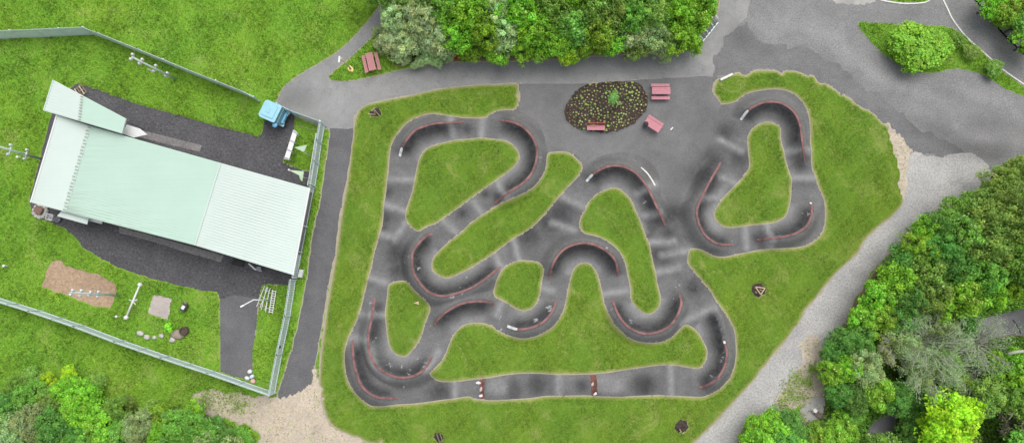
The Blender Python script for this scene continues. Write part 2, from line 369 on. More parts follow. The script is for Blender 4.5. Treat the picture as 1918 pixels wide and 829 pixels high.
area('road', [(1337,145),(1337,115),(1345,98),(1358,75),(1372,60),(1386,42),(1400,28),(1408,-20),(1400,-200),(2300,-200),(2300,290),(1950,290),(1900,300),(1855,325),(1840,400),(1740,350),(1705,330),(1690,290),(1665,240),(1640,215),(1600,190),(1560,165),(1525,143),(1490,133),(1430,131),(1380,136),(1345,148)], False)
area('oldroad', [(1336,146),(1336,116),(1344,99),(1357,77),(1371,61),(1390,42),(1402,43),(1412,60),(1422,75),(1450,84),(1490,88),(1528,92),(1545,112),(1580,128),(1615,158),(1655,186),(1690,214),(1720,240),(1770,262),(1810,285),(1800,292),(1712,290),(1690,262),(1665,240),(1640,215),(1600,190),(1560,165),(1525,143),(1490,133),(1430,131),(1380,136),(1345,148)], False)
area('sand', [(1660,235),(1678,243),(1697,262),(1712,290),(1705,330),(1700,360),(1690,380),(1680,300)], True, False)
area('gravel', [(1702,292),(1712,283),(1735,292),(1765,295),(1775,289),(1800,286),(1820,286),(1840,296),(1852,309),(1857,328),(1846,350),(1810,368),(1780,385),(1740,405),(1720,427),(1692,450),(1668,465),(1655,482),(1630,508),(1612,540),(1600,557),(1592,577),(1582,602),(1560,622),(1545,642),(1534,664),(1534,700),(1539,735),(1500,735),(1470,752),(1445,765),(1415,778),(1390,800),(1375,840),(1370,1000),(1240,1000),(1240,880),(1310,822),(1344,787),(1388,740),(1421,703),(1448,666),(1469,642),(1496,608),(1509,581),(1527,562),(1544,539),(1567,513),(1606,476),(1618,454),(1645,427),(1669,409),(1682,397),(1691,383),(1697,358),(1699,324)], False)
area('sand', [(1500,640),(1520,625),(1540,640),(1536,700),(1540,738),(1520,745),(1500,760),(1465,768),(1455,750),(1475,715),(1500,690)], True, False)
area('slab', [(1522,741),(1541,744),(1545,765),(1531,785),(1527,799),(1513,808),(1494,800),(1490,782),(1505,760)])
area('footpath', [(1764,-5),(1775,18),(1785,38),(1810,70),(1850,106),(1880,132),(1925,163),(2200,330),(2200,250),(1925,106),(1900,84),(1880,65),(1862,44),(1850,28),(1835,10),(1818,-8),(1790,-120),(1740,-120)])
area('meadow', [(1640,-40),(1652,-5),(1680,3),(1710,5),(1735,2),(1748,-8),(1760,-60)])
area('slab', [(1545,-30),(1562,0),(1580,7),(1605,10),(1625,5),(1640,0),(1640,-30)])
area('meadow', [(1607,44),(1625,42),(1650,44),(1700,46),(1740,47),(1775,51),(1792,56),(1800,66),(1815,72),(1850,108),(1880,135),(1925,167),(2000,220),(1925,184),(1900,174),(1870,158),(1845,142),(1815,132),(1780,130),(1745,137),(1715,134),(1685,122),(1660,106),(1640,88),(1620,66)])
area('track', [(963,206),(941,207),(923,212),(909,222),(883,222),(847,221),(825,216),(807,214),(786,219),(764,230),(746,250),(735,269),(730,295),(727,331),(722,367),(719,396),(714,432),(703,469),(694,510),(684,547),(674,588),(662,615),(652,638),(647,666),(649,698),(657,721),(674,741),(690,755),(703,759),(745,756),(781,754),(836,747),(877,741),(887,745),(914,748),(951,747),(997,744),(1028,740),(1085,739),(1122,740),(1169,741),(1230,739),(1264,740),(1311,742),(1331,736),(1355,720),(1370,699),(1377,669),(1377,635),(1372,611),(1359,591),(1345,571),(1331,547),(1315,527),(1298,507),(1289,495),(1287,482),(1291,466),(1310,466),(1332,477),(1355,480),(1387,474),(1424,467),(1470,464),(1502,461),(1525,450),(1541,431),(1545,404),(1543,376),(1536,358),(1527,335),(1520,312),(1517,280),(1517,244),(1513,212),(1502,191),(1484,175),(1465,169),(1442,168),(1410,173),(1392,180),(1378,191),(1351,196),(1344,184),(1335,173),(1336,154),(1337,143),(1270,145),(1200,149),(1100,156),(985,156),(972,158),(972,170),(975,182),(970,196)], True, True, 3)
area('plaza', [(985,157),(1100,156.5),(1200,149.5),(1336,143.5),(1336,154),(1334,173),(1343,184),(1350,197),(1345,215),(1375,235),(1372,262),(1345,290),(1310,330),(1290,370),(1265,385),(1240,375),(1235,330),(1215,300),(1170,285),(1120,295),(1095,320),(1088,300),(1070,286),(1025,288),(1020,260),(1008,232),(985,214),(972,208),(972,196),(976,182),(973,170),(973,159)], True, False)
ISL = [
 [(789,289),(800,277),(825,268),(862,261),(898,258),(930,260),(952,265),(965,275),(973,288),(972,302),(961,315),(938,333),(909,353),(880,374),(847,398),(818,418),(800,425),(786,434),(771,427),(760,412),(760,396),(766,374),(773,353),(778,327),(782,306)],
 [(1025,289),(1038,284),(1061,284),(1074,291),(1089,306),(1091,317),(1084,330),(1067,348),(1041,377),(1022,400),(996,426),(960,449),(925,475),(902,490),(879,504),(856,515),(841,521),(827,519),(812,509),(808,496),(812,481),(827,464),(844,449),(862,435),(879,418),(904,401),(930,385),(963,371),(992,356),(1010,338),(1021,316)],
 [(1139,353),(1152,351),(1165,356),(1182,374),(1191,394),(1201,416),(1211,442),(1221,472),(1227,504),(1232,530),(1238,557),(1234,576),(1220,588),(1207,587),(1193,578),(1181,561),(1180,541),(1176,520),(1170,495),(1162,478),(1149,462),(1129,449),(1110,442),(1094,438),(1085,423),(1087,408),(1095,392),(1103,376),(1120,361)],
 [(972,487),(989,487),(1006,489),(1015,496),(1019,507),(1015,528),(1012,551),(1004,570),(992,580),(977,582),(960,575),(943,564),(928,556),(924,545),(931,522),(940,505),(954,493)],
 [(728,533),(742,526),(763,526),(777,542),(793,556),(805,570),(806,583),(797,606),(788,634),(772,657),(758,668),(740,663),(729,647),(724,620),(722,583),(725,551)],
 [(806,698),(818,684),(832,666),(843,638),(855,618),(873,606),(896,603),(919,608),(937,620),(964,630),(987,632),(1011,625),(1034,611),(1051,588),(1058,568),(1064,537),(1070,512),(1080,496),(1094,491),(1108,495),(1117,508),(1124,527),(1129,551),(1136,578),(1149,605),(1166,623),(1186,635),(1210,640),(1237,639),(1257,630),(1271,617),(1281,607),(1294,610),(1308,622),(1321,645),(1325,662),(1318,682),(1304,690),(1264,684),(1237,684),(1196,689),(1149,696),(1122,699),(1085,701),(1044,701),(994,699),(951,701),(905,708),(827,715)],
 [(1426,230),(1438,228),(1449,230),(1461,239),(1463,262),(1470,294),(1479,322),(1483,354),(1479,386),(1470,407),(1447,418),(1410,422),(1369,427),(1348,421),(1337,404),(1344,383),(1365,358),(1387,335),(1403,312),(1401,282),(1400,257),(1410,239)]]
for p in ISL: area('lawn', p, True, True, 4)
area('soil', [(1057,213),(1061,196),(1074,176),(1093,161),(1113,156),(1139,154),(1165,153),(1187,153),(1200,160),(1211,174),(1214,189),(1208,207),(1195,226),(1174,239),(1148,248),(1122,248),(1095,245),(1074,238),(1061,226)])
area('redface', [(897,710),(907,708.5),(908,746),(899,746.5)], False, False)
area('redface', [(1105,701),(1116,700),(1118,738),(1108,738)], False, False)
area('meadow', [(552,246),(558,236),(603,246),(592,310),(582,322),(560,316),(530,303),(543,275)], False)
area('meadow', [(490,534),(505,531),(520,536),(546,545),(538,600),(516,724),(482,713),(474,700),(472,668),(479,620),(484,580)], False)
area('chips', [(98,490),(115,489),(138,503),(179,512),(216,530),(217,545),(213,569),(203,577),(159,567),(125,552),(79,537),(83,520)], False)
area('gravelbed', [(288,551),(322,559),(314,598),(277,585)], False)
area('concrete', [(222,424),(292,443),(418,478),(414,491),(338,469),(289,453),(224,436)], False, False)
area('concrete', [(250,240),(378,272),(374,284),(280,262),(246,252)], False, False)
area('water', [(1625,860),(1632,815),(1648,790),(1672,775),(1700,735),(1745,700),(1800,660),(1838,622),(1850,600),(1880,590),(1960,575),(1960,625),(1900,628),(1860,640),(1800,690),(1745,730),(1700,770),(1685,800),(1672,860)], True, False)
for c_, r_ in (((704,211),9),((1421,543),13),((1276,797),13),((821,818),10)):
    area('soilpatch', [(c_[0]+r_*math.cos(a)*(1+.15*math.sin(3*a)), c_[1]+r_*.9*math.sin(a)) for a in [i*math.pi/5 for i in range(10)]], True, False)
LAB = ['meadow','woodfloor','lawn','yard','drive','side','sand','path','road','oldroad','gravel','slab','footpath','track','plaza','soil','redface','chips','gravelbed','concrete','water','soilpatch']
LI = {n: i for i, n in enumerate(LAB)}

# ---------------------------------------------------------------- berms, rollers
# (polyline px, inner-side point px, label, white end: 0 none 1 first)
BERMS = [
 ([(749,293),(753,277),(764,259),(778,244),(797,236),(818,231),(844,230),(869,228)], (830,300), 1, 1.0, 'faded red edge line with a white end on the top left berm'),
 ([(936,226),(956,228),(978,237),(996,255),(1005,277),(1005,298),(996,324),(978,344),(956,358),(925,382)], (940,290), 0, 1.05, 'faded red edge line curving round the berm between the triangular island and the plaza'),
 ([(811,438),(798,442),(783,457),(773,473),(772,493),(776,513),(789,533),(807,549),(830,554),(856,549),(882,539),(905,525),(925,509),(938,499)], (850,490), 0, 1.05, 'faded red edge line hugging the lower left end of the long diagonal island'),
 ([(812,610),(824,594),(841,580),(865,568),(891,564),(911,565),(927,570)], (880,620), 0, 0.85, 'short arched red edge line above the left shoulder of the big bottom island'),
 ([(950,610),(969,616),(992,614),(1012,606),(1027,593),(1037,577),(1041,562)], (975,575), 1, 0.85, 'short red edge line with a white left end below the small round island'),
 ([(1030,522),(1033,501),(1045,478),(1064,462),(1090,455),(1116,459),(1139,472),(1154,491),(1157,517)], (1094,520), 0, 1.05, 'faded red horseshoe edge line arching over the peak of the big bottom island'),
 ([(1147,561),(1154,581),(1166,601),(1183,616),(1206,624),(1230,622),(1254,610),(1269,589),(1276,567),(1272,549)], (1210,570), 0, 1.05, 'faded red U shaped edge line below the tip of the tall middle island'),
 ([(1322,577),(1340,588),(1350,610),(1356,638),(1361,659),(1358,682),(1345,706),(1328,719),(1309,725)], (1310,660), 1, 0.95, 'red edge line on the berm at the bottom right corner of the track'),
 ([(1098,340),(1110,327),(1129,315),(1152,310),(1175,315),(1195,328),(1214,354),(1230,387),(1247,423)], (1150,365), 1, 1.0, 'faded red edge line with a white end arching over the tall middle island'),
 ([(1387,225),(1401,207),(1419,196),(1438,191),(1461,193),(1484,207),(1497,230),(1502,262),(1507,303)], (1440,245), 1, 1.0, 'faded red edge line with a white end at the top of the right hand loop'),
 ([(1518,379),(1520,399),(1511,422),(1488,438),(1456,445),(1417,449)], (1460,390), 1, 0.9, 'faded red edge line at the lower right corner of the right hand loop'),
 ([(1351,303),(1332,335),(1314,370),(1305,395),(1310,422),(1323,443),(1346,457),(1374,458)], (1370,390), 0, 1.0, 'faded red edge line down the left side of the right hand loop'),
 ([(702,558),(696,597),(690,629),(692,657),(701,680),(722,698),(745,706),(772,704),(795,691),(810,666)], (755,640), 0, 1.0, 'faded red U shaped edge line below the small left island'),
 ([(661,636),(662,670),(669,702),(680,725),(701,741),(722,745),(745,745)], (720,690), 0, 0.85, 'outermost red edge line at the bottom left corner of the track'),
]
def smooth01(t): t = np.clip(t, 0, 1); return t*t*(3-2*t)
BW = []
for pts, inn, wh, hm, lab in BERMS:
    sp = catmull(pts, False, 5)
    g = np.array([tuple(p.xy) for p in PP(sp)]); seg = np.linalg.norm(np.diff(g, axis=0), axis=1); s = np.concatenate([[0], np.cumsum(seg)])
    Lt = s[-1]; hc = 1.2*hm*smooth01(np.minimum(s, Lt-s)/min(2.2, Lt*0.3) + 0.22)
    hc[np.minimum(s, Lt-s) < 0.4] *= 0.8
    g = np.array([tuple(P(a, b, z).xy) for (a, b), z in zip(sp, hc)])
    ip = np.array(P(*inn).xy)
    k = int(np.argmin(np.linalg.norm(g-ip, axis=1))); k = max(1, min(len(g)-2, k))
    t = g[k+1]-g[k-1]; d = ip-g[k]; sign = 1.0 if (t[0]*d[1]-t[1]*d[0]) > 0 else -1.0
    BW.append((g, hc, sign))
ROLL = [((845,222),(851,259),.30),((904,224),(901,258),.32),((930,342),(948,371),.3),((887,380),(901,400),.32),((831,415),(854,436),.3),((729,337),(775,338),.34),((722,385),(762,398),.34),
 ((739,452),(758,420),.3),((703,437),(742,446),.25),((676,588),(722,589),.30),((690,520),(722,530),.3),((656,632),(690,634),.2),((852,712),(852,746),.3),((1044,700),(1046,741),.38),((1254,684),(1256,740),.34),((1054,371),(1095,390),.36),
 ((1200,405),(1232,402),.3),((1217,455),(1262,452),.34),((1230,511),(1270,502),.34),((960,447),(972,487),.36),((925,474),(940,500),.25),((1481,335),(1522,335),.34),((1466,285),(1516,283),.25),((1394,424),(1397,466),.32),((1435,421),(1440,463),.28),
 ((1312,372),(1340,371),.25),((1347,262),(1388,285),.42),((1345,330),(1375,345),.3),((1290,470),(1240,478),.3),((1035,545),(1012,540),.25),((930,590),(940,565),.25),((1172,545),(1132,550),.25),((1275,605),(1335,575),.36),((1228,345),(1190,365),.2),((800,690),(820,660),.2),((1035,415),(1075,430),-.12)]
DIPS = [((1215,432),.8,-.1),((1235,480),.9,-.1),((725,360),.7,-.06),((720,410),.7,-.06),((716,425),.6,-.05),((875,242),.6,-.08),((908,362),.5,-.05),((865,400),.6,-.08),((1500,310),.7,-.08),((1415,445),.5,-.05),((1150,722),.0001,-.0),((1005,722),1.0,-.1),((1215,722),.9,-.1),((1090,722),.6,0),((990,440),1.5,-.35),((1030,418),1.5,-.3),((1048,402),1.2,-.3),((1250,440),.9,-.2),((1240,480),1.0,-.22),((1320,330),1.6,-.45),((1358,250),1.0,-.2),((1385,300),1.0,-.25),((743,478),1.2,-.25),((748,505),1.0,-.2),((1298,540),1.0,-.2),
 ((1335,300),1.2,-.3),((1270,560),.6,-.1),((1120,415),1.2,-.0),((820,735),1.0,-.2),((1260,400),1.1,-.3)]
JUMP = [  # profile along the bottom straight: photo x -> height
 (855,0.3),(880,0.12),(896,0.06),(899,0.02),(906,0.22),(908,0.52),(945,0.52),(953,0.42),(975,0.02),(1000,0.0)]
JUMP2 = [(1050,0.38),(1075,0.2),(1095,0.08),(1107,0.03),(1114,0.22),(1117.5,0.56),(1168,0.56),(1172,0.35),(1188,0.0),(1210,0.0)]
def Hf(xy):
    """height of the ground at an (n,2) array of places"""
    n = len(xy); h = np.zeros(n); rub_shade = np.zeros(n); wear_light = np.zeros(n); scuff = np.zeros(n); negs = np.zeros(n)
    x, y = xy[:, 0], xy[:, 1]
    # rollers
    for a, b, amp in ROLL:
        A = np.array(P(*a).xy); B = np.array(P(*b).xy); u = B-A; Ls = np.linalg.norm(u); u /= Ls
        q = (np.abs(x-(A[0]+B[0])/2) < 6) & (np.abs(y-(A[1]+B[1])/2) < 6)
        dx, dy = x[q]-A[0], y[q]-A[1]; t = dx*u[0]+dy*u[1]; d = dx*u[1]-dy*u[0]
        fade = smooth01(1-np.maximum(np.maximum(-t, t-Ls), 0)/0.6)
        h[q] += amp*fade*(np.exp(-(d/0.62)**2)-0.32*np.exp(-(d/1.35)**2))
        wear_light[q] = np.maximum(wear_light[q], 0.9*fade*np.exp(-(d/0.38)**2))  # polished crest, its brightness partly light painted into the colour
    for c, r_, a in DIPS:
        C = np.array(P(*c).xy); q = (np.abs(x-C[0]) < 5) & (np.abs(y-C[1]) < 5)
        d2 = (x[q]-C[0])**2+(y[q]-C[1])**2; negs[q] += a*np.exp(-d2/r_**2); rub_shade[q] = np.maximum(rub_shade[q], 0.85*np.exp(-d2/(r_*1.0)**2))  # dips darkened: rubber stain plus shade painted into the colour
    h += negs
    py = (HC*math.tan(TILT)) # bottom straight
    yy0, yy1 = P(950, 745).y+0.2, P(1100, 702).y-0.1
    for prof in (JUMP, JUMP2):
        xs = [P(a, 722, z).x for a, z in prof]; zs = [z for a, z in prof]
        q = (x > xs[0]) & (x < xs[-1]) & (y > yy0-0.6) & (y < yy1+0.6)
        fade = smooth01((y[q]-(yy0-0.6))/1.1)*smooth01(((yy1+0.6)-y[q])/1.1)
        h[q] = np.interp(x[q], xs, zs)*fade
    hb = np.zeros(n)
    for g, hc, sg in BW:
        lo = g.min(0)-2.6; hi = g.max(0)+2.6
        q = np.where((x > lo[0]) & (x < hi[0]) & (y > lo[1]) & (y < hi[1]))[0]
        if len(q) == 0: continue
        bd = np.full(len(q), 1e9); bs = np.zeros(len(q)); bh = np.zeros(len(q)); be = np.zeros(len(q))
        X, Y = x[q], y[q]; m_ = len(g)
        for i in range(m_-1):
            ax, ay = g[i]; ux, uy = g[i+1]-g[i]; l2 = ux*ux+uy*uy
            t = np.clip(((X-ax)*ux+(Y-ay)*uy)/l2, 0, 1)
            dx, dy = X-(ax+t*ux), Y-(ay+t*uy); d = np.hypot(dx, dy)
            w_ = d < bd; bd[w_] = d[w_]; bs[w_] = np.sign(ux*dy-uy*dx)[w_]*sg; bh[w_] = (hc[i]*(1-t)+hc[i+1]*t)[w_]
        ti = np.clip((bd-0.10)/2.0, 0, 1); to = np.clip((bd-0.12)/1.25, 0, 1)
        pin = (1-ti)**2.3; pout = 1-smooth01(to)
        hh = bh*np.where(bs > 0, pin, pout)
        hb[q] = np.maximum(hb[q], hh)
        k = np.clip(bh/0.9, 0, 1)
        rb = np.where(bs > 0, np.exp(-(np.maximum(bd-0.35, 0)/0.55)**2)*np.clip(bd/0.15, 0, 1), 0.0)*k*0.97  # riding line: tyre rubber plus painted shade of the steep face
        rub_shade[q] = np.maximum(rub_shade[q], rb)
        wr = np.where(bs > 0, np.exp(-((bd-1.75)/0.45)**2)*0.8, 0)*k  # pale band at the berm foot: scuffing plus painted light
        wear_light[q] = np.maximum(wear_light[q], wr)
        rub_shade[q] = np.maximum(rub_shade[q], np.where((bs <= 0) & (bd < 0.3), 0.7*(1-bd/0.3), 0)*np.clip(k*1.5, 0, 1))  # dark rim behind the crest: stain plus painted shade
        scuff[q] = np.maximum(scuff[q], np.exp(-(bd/1.1)**2))
    scuff *= 0.25
    for c, r_ in SCUFF:
        if r_ <= 0: continue
        C = np.array(P(*c).xy); q = (np.abs(x-C[0]) < 3) & (np.abs(y-C[1]) < 3)
        scuff[q] = np.maximum(scuff[q], np.exp(-((x[q]-C[0])**2+(y[q]-C[1])**2)/r_**2))
    return h*(1-np.clip(hb/0.6, 0, 1)) + hb, rub_shade, wear_light, scuff, negs

SCUFF = [((765,690),.9),((795,680),.9),((730,675),.8),((705,640),.5),((697,570),.5),((1350,665),.7),((1352,690),.7),((1335,705),.6),((1020,538),.7),((1028,575),.6),((1000,600),.5),((762,487),.7),((866,545),.6),((850,553),.5),((870,515),.5),((812,640),.6),((762,725),.6),((745,745),.5),
 ((875,228),.5),((935,215),.5),((930,385),.5),((1100,360),.4),((1205,375),.4),((1250,385),.4),((1055,440),.5),((1132,470),.4),((1155,520),.4),((1270,530),.5),((1260,560),.4),((1505,400),.5),((1450,440),.5),((1310,440),.4),((860,565),.6),((935,590),.7),((940,612),.7),((1100,275),.3),((1010,300),.5),((783,500),.6),((1180,600),.4),((885,748),.0),((948,725),.6),((905,402),.5),((820,300),.3),((1140,575),.5),((1305,540),.5)]
TONE = [(1195,722,20,22,0,.62),(962,727,14,22,0,.7),(929,727,22,20,0,1.5),(1143,719,25,20,0,1.5),(1205,722,18,22,0,.8),(965,727,12,20,0,.8),(1040,722,60,20,0,.95),  # jumps: lit tabletops and shaded drops painted into the tone
  # below, soft patches of older / newer surfacing: (cx, cy, rx, ry, rotation deg, factor)
 (1130,115,330,14,0,1.05),(1120,270,120,40,0,1.05),(1310,230,60,60,0,.93),(1250,320,60,40,0,.96),(640,190,35,35,0,1.1),(555,185,40,25,0,.78),
 (1760,250,70,22,-25,.75),(1850,285,70,22,0,.62),(1880,240,90,20,-10,.8),
 (1480,60,90,26,-5,1.1),(1600,110,80,18,-38,1.12),(1720,170,90,16,-22,1.14),(1560,20,80,12,0,.95),(1700,22,90,14,0,.93),(1850,180,70,16,-25,1.08),(1390,70,26,30,50,.8)]
def tone_f(x, y):
    t = np.ones(len(x))
    for cx, cy, rx, ry, a, f in TONE:
        C = P(cx, cy); ca, sa = math.cos(R(a)), math.sin(R(a)); rx *= .05; ry *= .05
        dx, dy = x-C.x, y-C.y; u = (dx*ca+dy*sa)/rx; v = (-dx*sa+dy*ca)/ry
        t *= 1+(f-1)*np.exp(-(u*u+v*v)**1.6)
    return t

# ---------------------------------------------------------------- ground sheet partitioned along the outlines
G = 0.15; X0, X1, Y0, Y1 = -60.0, 60.0, -24.0, 39.0
nx, ny = int((X1-X0)/G)+1, int((Y1-Y0)/G)+1
gx, gy = np.meshgrid(X0+np.arange(nx)*G, Y0+np.arange(ny)*G)
V = np.stack([gx.ravel(), gy.ravel()], 1)
Cc = np.stack([(gx[:-1, :-1]+G/2).ravel(), (gy[:-1, :-1]+G/2).ravel()], 1)
def inside(P_, poly):
    x, y = P_[:, 0], P_[:, 1]; r_ = np.zeros(len(x), bool)
    for (x1, y1), (x2, y2) in zip(poly, np.roll(poly, -1, 0)):
        if y1 == y2: continue
        c = (y1 > y) != (y2 > y)
        r_ ^= c & (x < (x2-x1)*(y-y1)/(y2-y1)+x1)
    return r_
lab = np.zeros(len(Cc), np.int16)
snapT = V.copy(); snapped = np.zeros(len(V), bool); edge = np.full(len(V), 1.5)
for name, poly, isedge in L:
    lo, hi = poly.min(0), poly.max(0)
    q = np.where((Cc[:, 0] > lo[0]) & (Cc[:, 0] < hi[0]) & (Cc[:, 1] > lo[1]) & (Cc[:, 1] < hi[1]))[0]
    lab[q[inside(Cc[q], poly)]] = LI[name]
    # nearest boundary: each segment only looks at the vertices near it
    bd = {}
    dmin = np.full(len(V), 9.0); px_ = np.zeros((len(V), 2)); 
    for A, B in zip(poly, np.roll(poly, -1, 0)):
        i0 = max(0, int((min(A[0], B[0])-1.3-X0)/G)); i1 = min(nx, int((max(A[0], B[0])+1.3-X0)/G)+2)
        j0 = max(0, int((min(A[1], B[1])-1.3-Y0)/G)); j1 = min(ny, int((max(A[1], B[1])+1.3-Y0)/G)+2)
        if i1 <= i0 or j1 <= j0: continue
        idx = (np.arange(j0, j1)[:, None]*nx+np.arange(i0, i1)[None, :]).ravel()
        u = B-A; l2 = max(u@u, 1e-9); W_ = V[idx]
        t = np.clip(((W_-A)@u)/l2, 0, 1); pr = A+t[:, None]*u; d = np.hypot(*(W_-pr).T)
        k = d < dmin[idx]; dmin[idx[k]] = d[k]; px_[idx[k]] = pr[k]
    qv = np.where((V[:, 0] > lo[0]) & (V[:, 0] < hi[0]) & (V[:, 1] > lo[1]) & (V[:, 1] < hi[1]))[0]
    ins = np.zeros(len(V), bool); ins[qv[inside(V[qv], poly)]] = True
    deep = ins & (dmin > 0.6*G)
    snapped[deep] = False; snapT[deep] = V[deep]
    s = dmin < 0.55*G
    snapT[s] = px_[s]; snapped |= s
    if isedge:
        edge = np.minimum(edge, dmin); 
V2 = np.where(snapped[:, None], snapT, V)
hh, rub_shade, wear_light, scuff, negs = Hf(V2)
tone = tone_f(V2[:, 0], V2[:, 1])
# lawns stand a little proud of the paving, with soft undulation
def fbm(x, y, s, seed):
    r_ = np.random.default_rng(seed); o = np.zeros(len(x))
    for k in range(5):
        a = r_.uniform(0, 6.28); f = s*(1.7**k); o += np.sin(x*f*math.cos(a)+y*f*math.sin(a)+r_.uniform(0, 6.28))*np.sin(-x*f*math.sin(a)*1.3+y*f*math.cos(a)*1.1+r_.uniform(0, 6.28))/(1.6**k)
    return o
und = fbm(V2[:, 0], V2[:, 1], 0.5, 3)
vl = np.full(len(V), -1, np.int16)
grid = lab.reshape(ny-1, nx-1); labv = np.zeros((ny, nx), np.int16); labv[:-1, :-1] = grid; labv[-1, :] = labv[-2, :]; labv[:, -1] = labv[:, -2]
labv = labv.ravel()
grassy = np.isin(labv, [LI['lawn'], LI['meadow'], LI['woodfloor']])
z = hh.copy()
ed = np.where(snapped, 0, edge)
z += np.where(grassy & ~snapped, 0.10*smooth01(ed/0.35)+0.03*und*smooth01(ed/1.0), 0)
z += np.where(labv == LI['soil'], 0.10, 0)
z += 0.012*fbm(V2[:, 0], V2[:, 1], 1.1, 5)
wmask = (labv == LI['water'])
# the stream bed lies below its banks
dw = np.full(len(V), 9.0)
for name, poly, _ in L:
    if name == 'water':
        for A, B in zip(poly, np.roll(poly, -1, 0)):
            u = B-A; t = np.clip(((V2-A)@u)/max(u@u, 1e-9), 0, 1); dw = np.minimum(dw, np.hypot(*(V2-(A+t[:, None]*u)).T))
z = np.where(wmask, -0.9, z-0.9*smooth01(1-dw/1.6)*(~wmask))
def Hz(x, y):
    """ground height used to stand things on"""
    i = int(round((x-X0)/G)); j = int(round((y-Y0)/G)); i = max(0, min(nx-1, i)); j = max(0, min(ny-1, j))
    return float(z[j*nx+i])
quads = np.stack([(np.arange(ny-1)[:, None]*nx+np.arange(nx-1)[None, :]).ravel()]*4, 1) + np.array([0, 1, nx+1, nx])
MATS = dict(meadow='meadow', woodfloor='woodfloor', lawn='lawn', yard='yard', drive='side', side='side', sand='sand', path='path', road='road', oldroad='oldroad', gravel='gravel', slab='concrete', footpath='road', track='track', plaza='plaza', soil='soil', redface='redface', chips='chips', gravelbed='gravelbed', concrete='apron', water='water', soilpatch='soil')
NAMES = dict(meadow='ground', woodfloor='woodland_floor', lawn='lawn', yard='yard', drive='driveway', side='side_path', sand='sandy_track', path='path', road='road', oldroad='road_patch', gravel='gravel_path', slab='stone_slab', footpath='footpath', track='pump_track', plaza='plaza', soil='flower_bed_soil', redface='jump_face', chips='wood_chip_patch', gravelbed='gravel_bed', concrete='concrete_apron', water='water', soilpatch='bare_soil')
for name in LAB:
    q = quads[lab == LI[name]]
    if len(q) == 0: continue
    u, inv = np.unique(q, return_inverse=True); inv = inv.reshape(q.shape)
    co = np.column_stack([V2[u], z[u]])
    edg = ed[u].copy()
    if name == 'meadow':   # carries on to the horizon
        pass
    me = bpy.data.meshes.new(NAMES[name]); me.vertices.add(len(u)); me.vertices.foreach_set('co', co.ravel().astype(np.float32))
    me.loops.add(inv.size); me.loops.foreach_set('vertex_index', inv.ravel().astype(np.int32))
    me.polygons.add(len(inv)); me.polygons.foreach_set('loop_start', np.arange(len(inv), dtype=np.int32)*4)
    me.polygons.foreach_set('use_smooth', np.ones(len(inv), bool))
    me.update(calc_edges=True); me.validate()
    for an, arr in (('edge', edg), ('tone', tone[u]), ('rub_shade', rub_shade[u]), ('wear_light', wear_light[u]), ('scuff', scuff[u])):
        at = me.attributes.new(an, 'FLOAT', 'POINT'); at.data.foreach_set('value', arr.astype(np.float32))
    me.materials.append(M[MATS[name]])
    o = bpy.data.objects.new(NAMES[name], me); COL.objects.link(o); o['kind'] = 'structure'
# far ground round the modelled sheet, out to the horizon
far = MB(); E = 2500
a = (X0, Y0, -.02); b = (X1-(X1-X0) % G, Y0, -.02); 
xe, ye = X0+(nx-1)*G, Y0+(ny-1)*G
q4 = [(X0+.05, Y0+.05, -.06), (xe-.05, Y0+.05, -.06), (xe-.05, ye-.05, -.06), (X0+.05, ye-.05, -.06)]; o4 = [(-E, -E, -.06), (E, -E, -.06), (E, E, -.06), (-E, E, -.06)]
for i in range(4): far.poly([o4[i], o4[(i+1) % 4], q4[(i+1) % 4], q4[i]])
fo = far.build('terrain', M['meadow']); fo['kind'] = 'structure'
at = fo.data.attributes.new('edge', 'FLOAT', 'POINT'); at.data.foreach_set('value', [1.5]*len(fo.data.vertices))

# ---------------------------------------------------------------- painted edge lines on the berm crests
def ribbon(g, hs_, w0, name, mat, parent=None, th=0.05, lift=0.012):
    mb = MB(); n = len(g)
    for i in range(n):
        t = g[min(i+1, n-1)]-g[max(i-1, 0)]; t = t/np.linalg.norm(t); nn = np.array([-t[1], t[0]])
        w_ = w0*(0.75 if i in (0, n-1) else 1)
        zt = hs_[i]+lift+th
        for sx, zz in ((-1, hs_[i]-0.12), (-1, zt-.01), (-.7, zt), (.7, zt), (1, zt-.01), (1, hs_[i]-0.12)):
            mb.v.append((g[i][0]+nn[0]*w_/2*sx, g[i][1]+nn[1]*w_/2*sx, zz))
    for i in range(n-1):
        for k in range(5): a = i*6+k; mb.f.append((a, a+6, a+7, a+1))
    mb.f.append(tuple(range(6))); mb.f.append(tuple(reversed(range((n-1)*6, n*6))))
    return mb.build(name, mat, parent)
for (pts, inn, wh, hm, lb), (g, hc, sg) in zip(BERMS, BW):
    hgt = np.array([max(Hz(*p), h_-0.03) for p, h_ in zip(g, hc)])
    hgt = Hf(g)[0]+0.012
    wdt = 0.2
    if hm == .95: g = g[15:]; hgt = hgt[15:]
    if wh:
        k = 5 if len(g) > 30 else 3
        if hm in (.95, .9): k = 1
        o = ribbon(g[k:], hgt[k:], wdt, 'edge_line', M['line'])
        ribbon(g[:k+1], hgt[:k+1]+0.004, wdt+.05, 'white_end', M['white'], o)
    else: o = ribbon(g, hgt, wdt, 'edge_line', M['line'])
    tag(o, lb, 'painted line', 'painted edge lines on the berm tops')
arc = np.array([tuple(p.xy) for p in PP(catmull([(1199,315),(1210,324),(1218,335),(1225,349)], False, 5))])
tag(ribbon(arc, Hf(arc)[0]+0.006, 0.14, 'edge_line', M['kerb']), 'short curved whitish line outside the berm over the tall middle island', 'painted line')
def strip(px, wd, name, mat, label, cat, th=0.10, smooth=True):
    sp = catmull(px, False, 5) if smooth else px
    g = np.array([tuple(p.xy) for p in PP(sp)])
    return tag(ribbon(g, np.array([Hz(*p) for p in g]), wd, name, mat, th=th), label, cat)
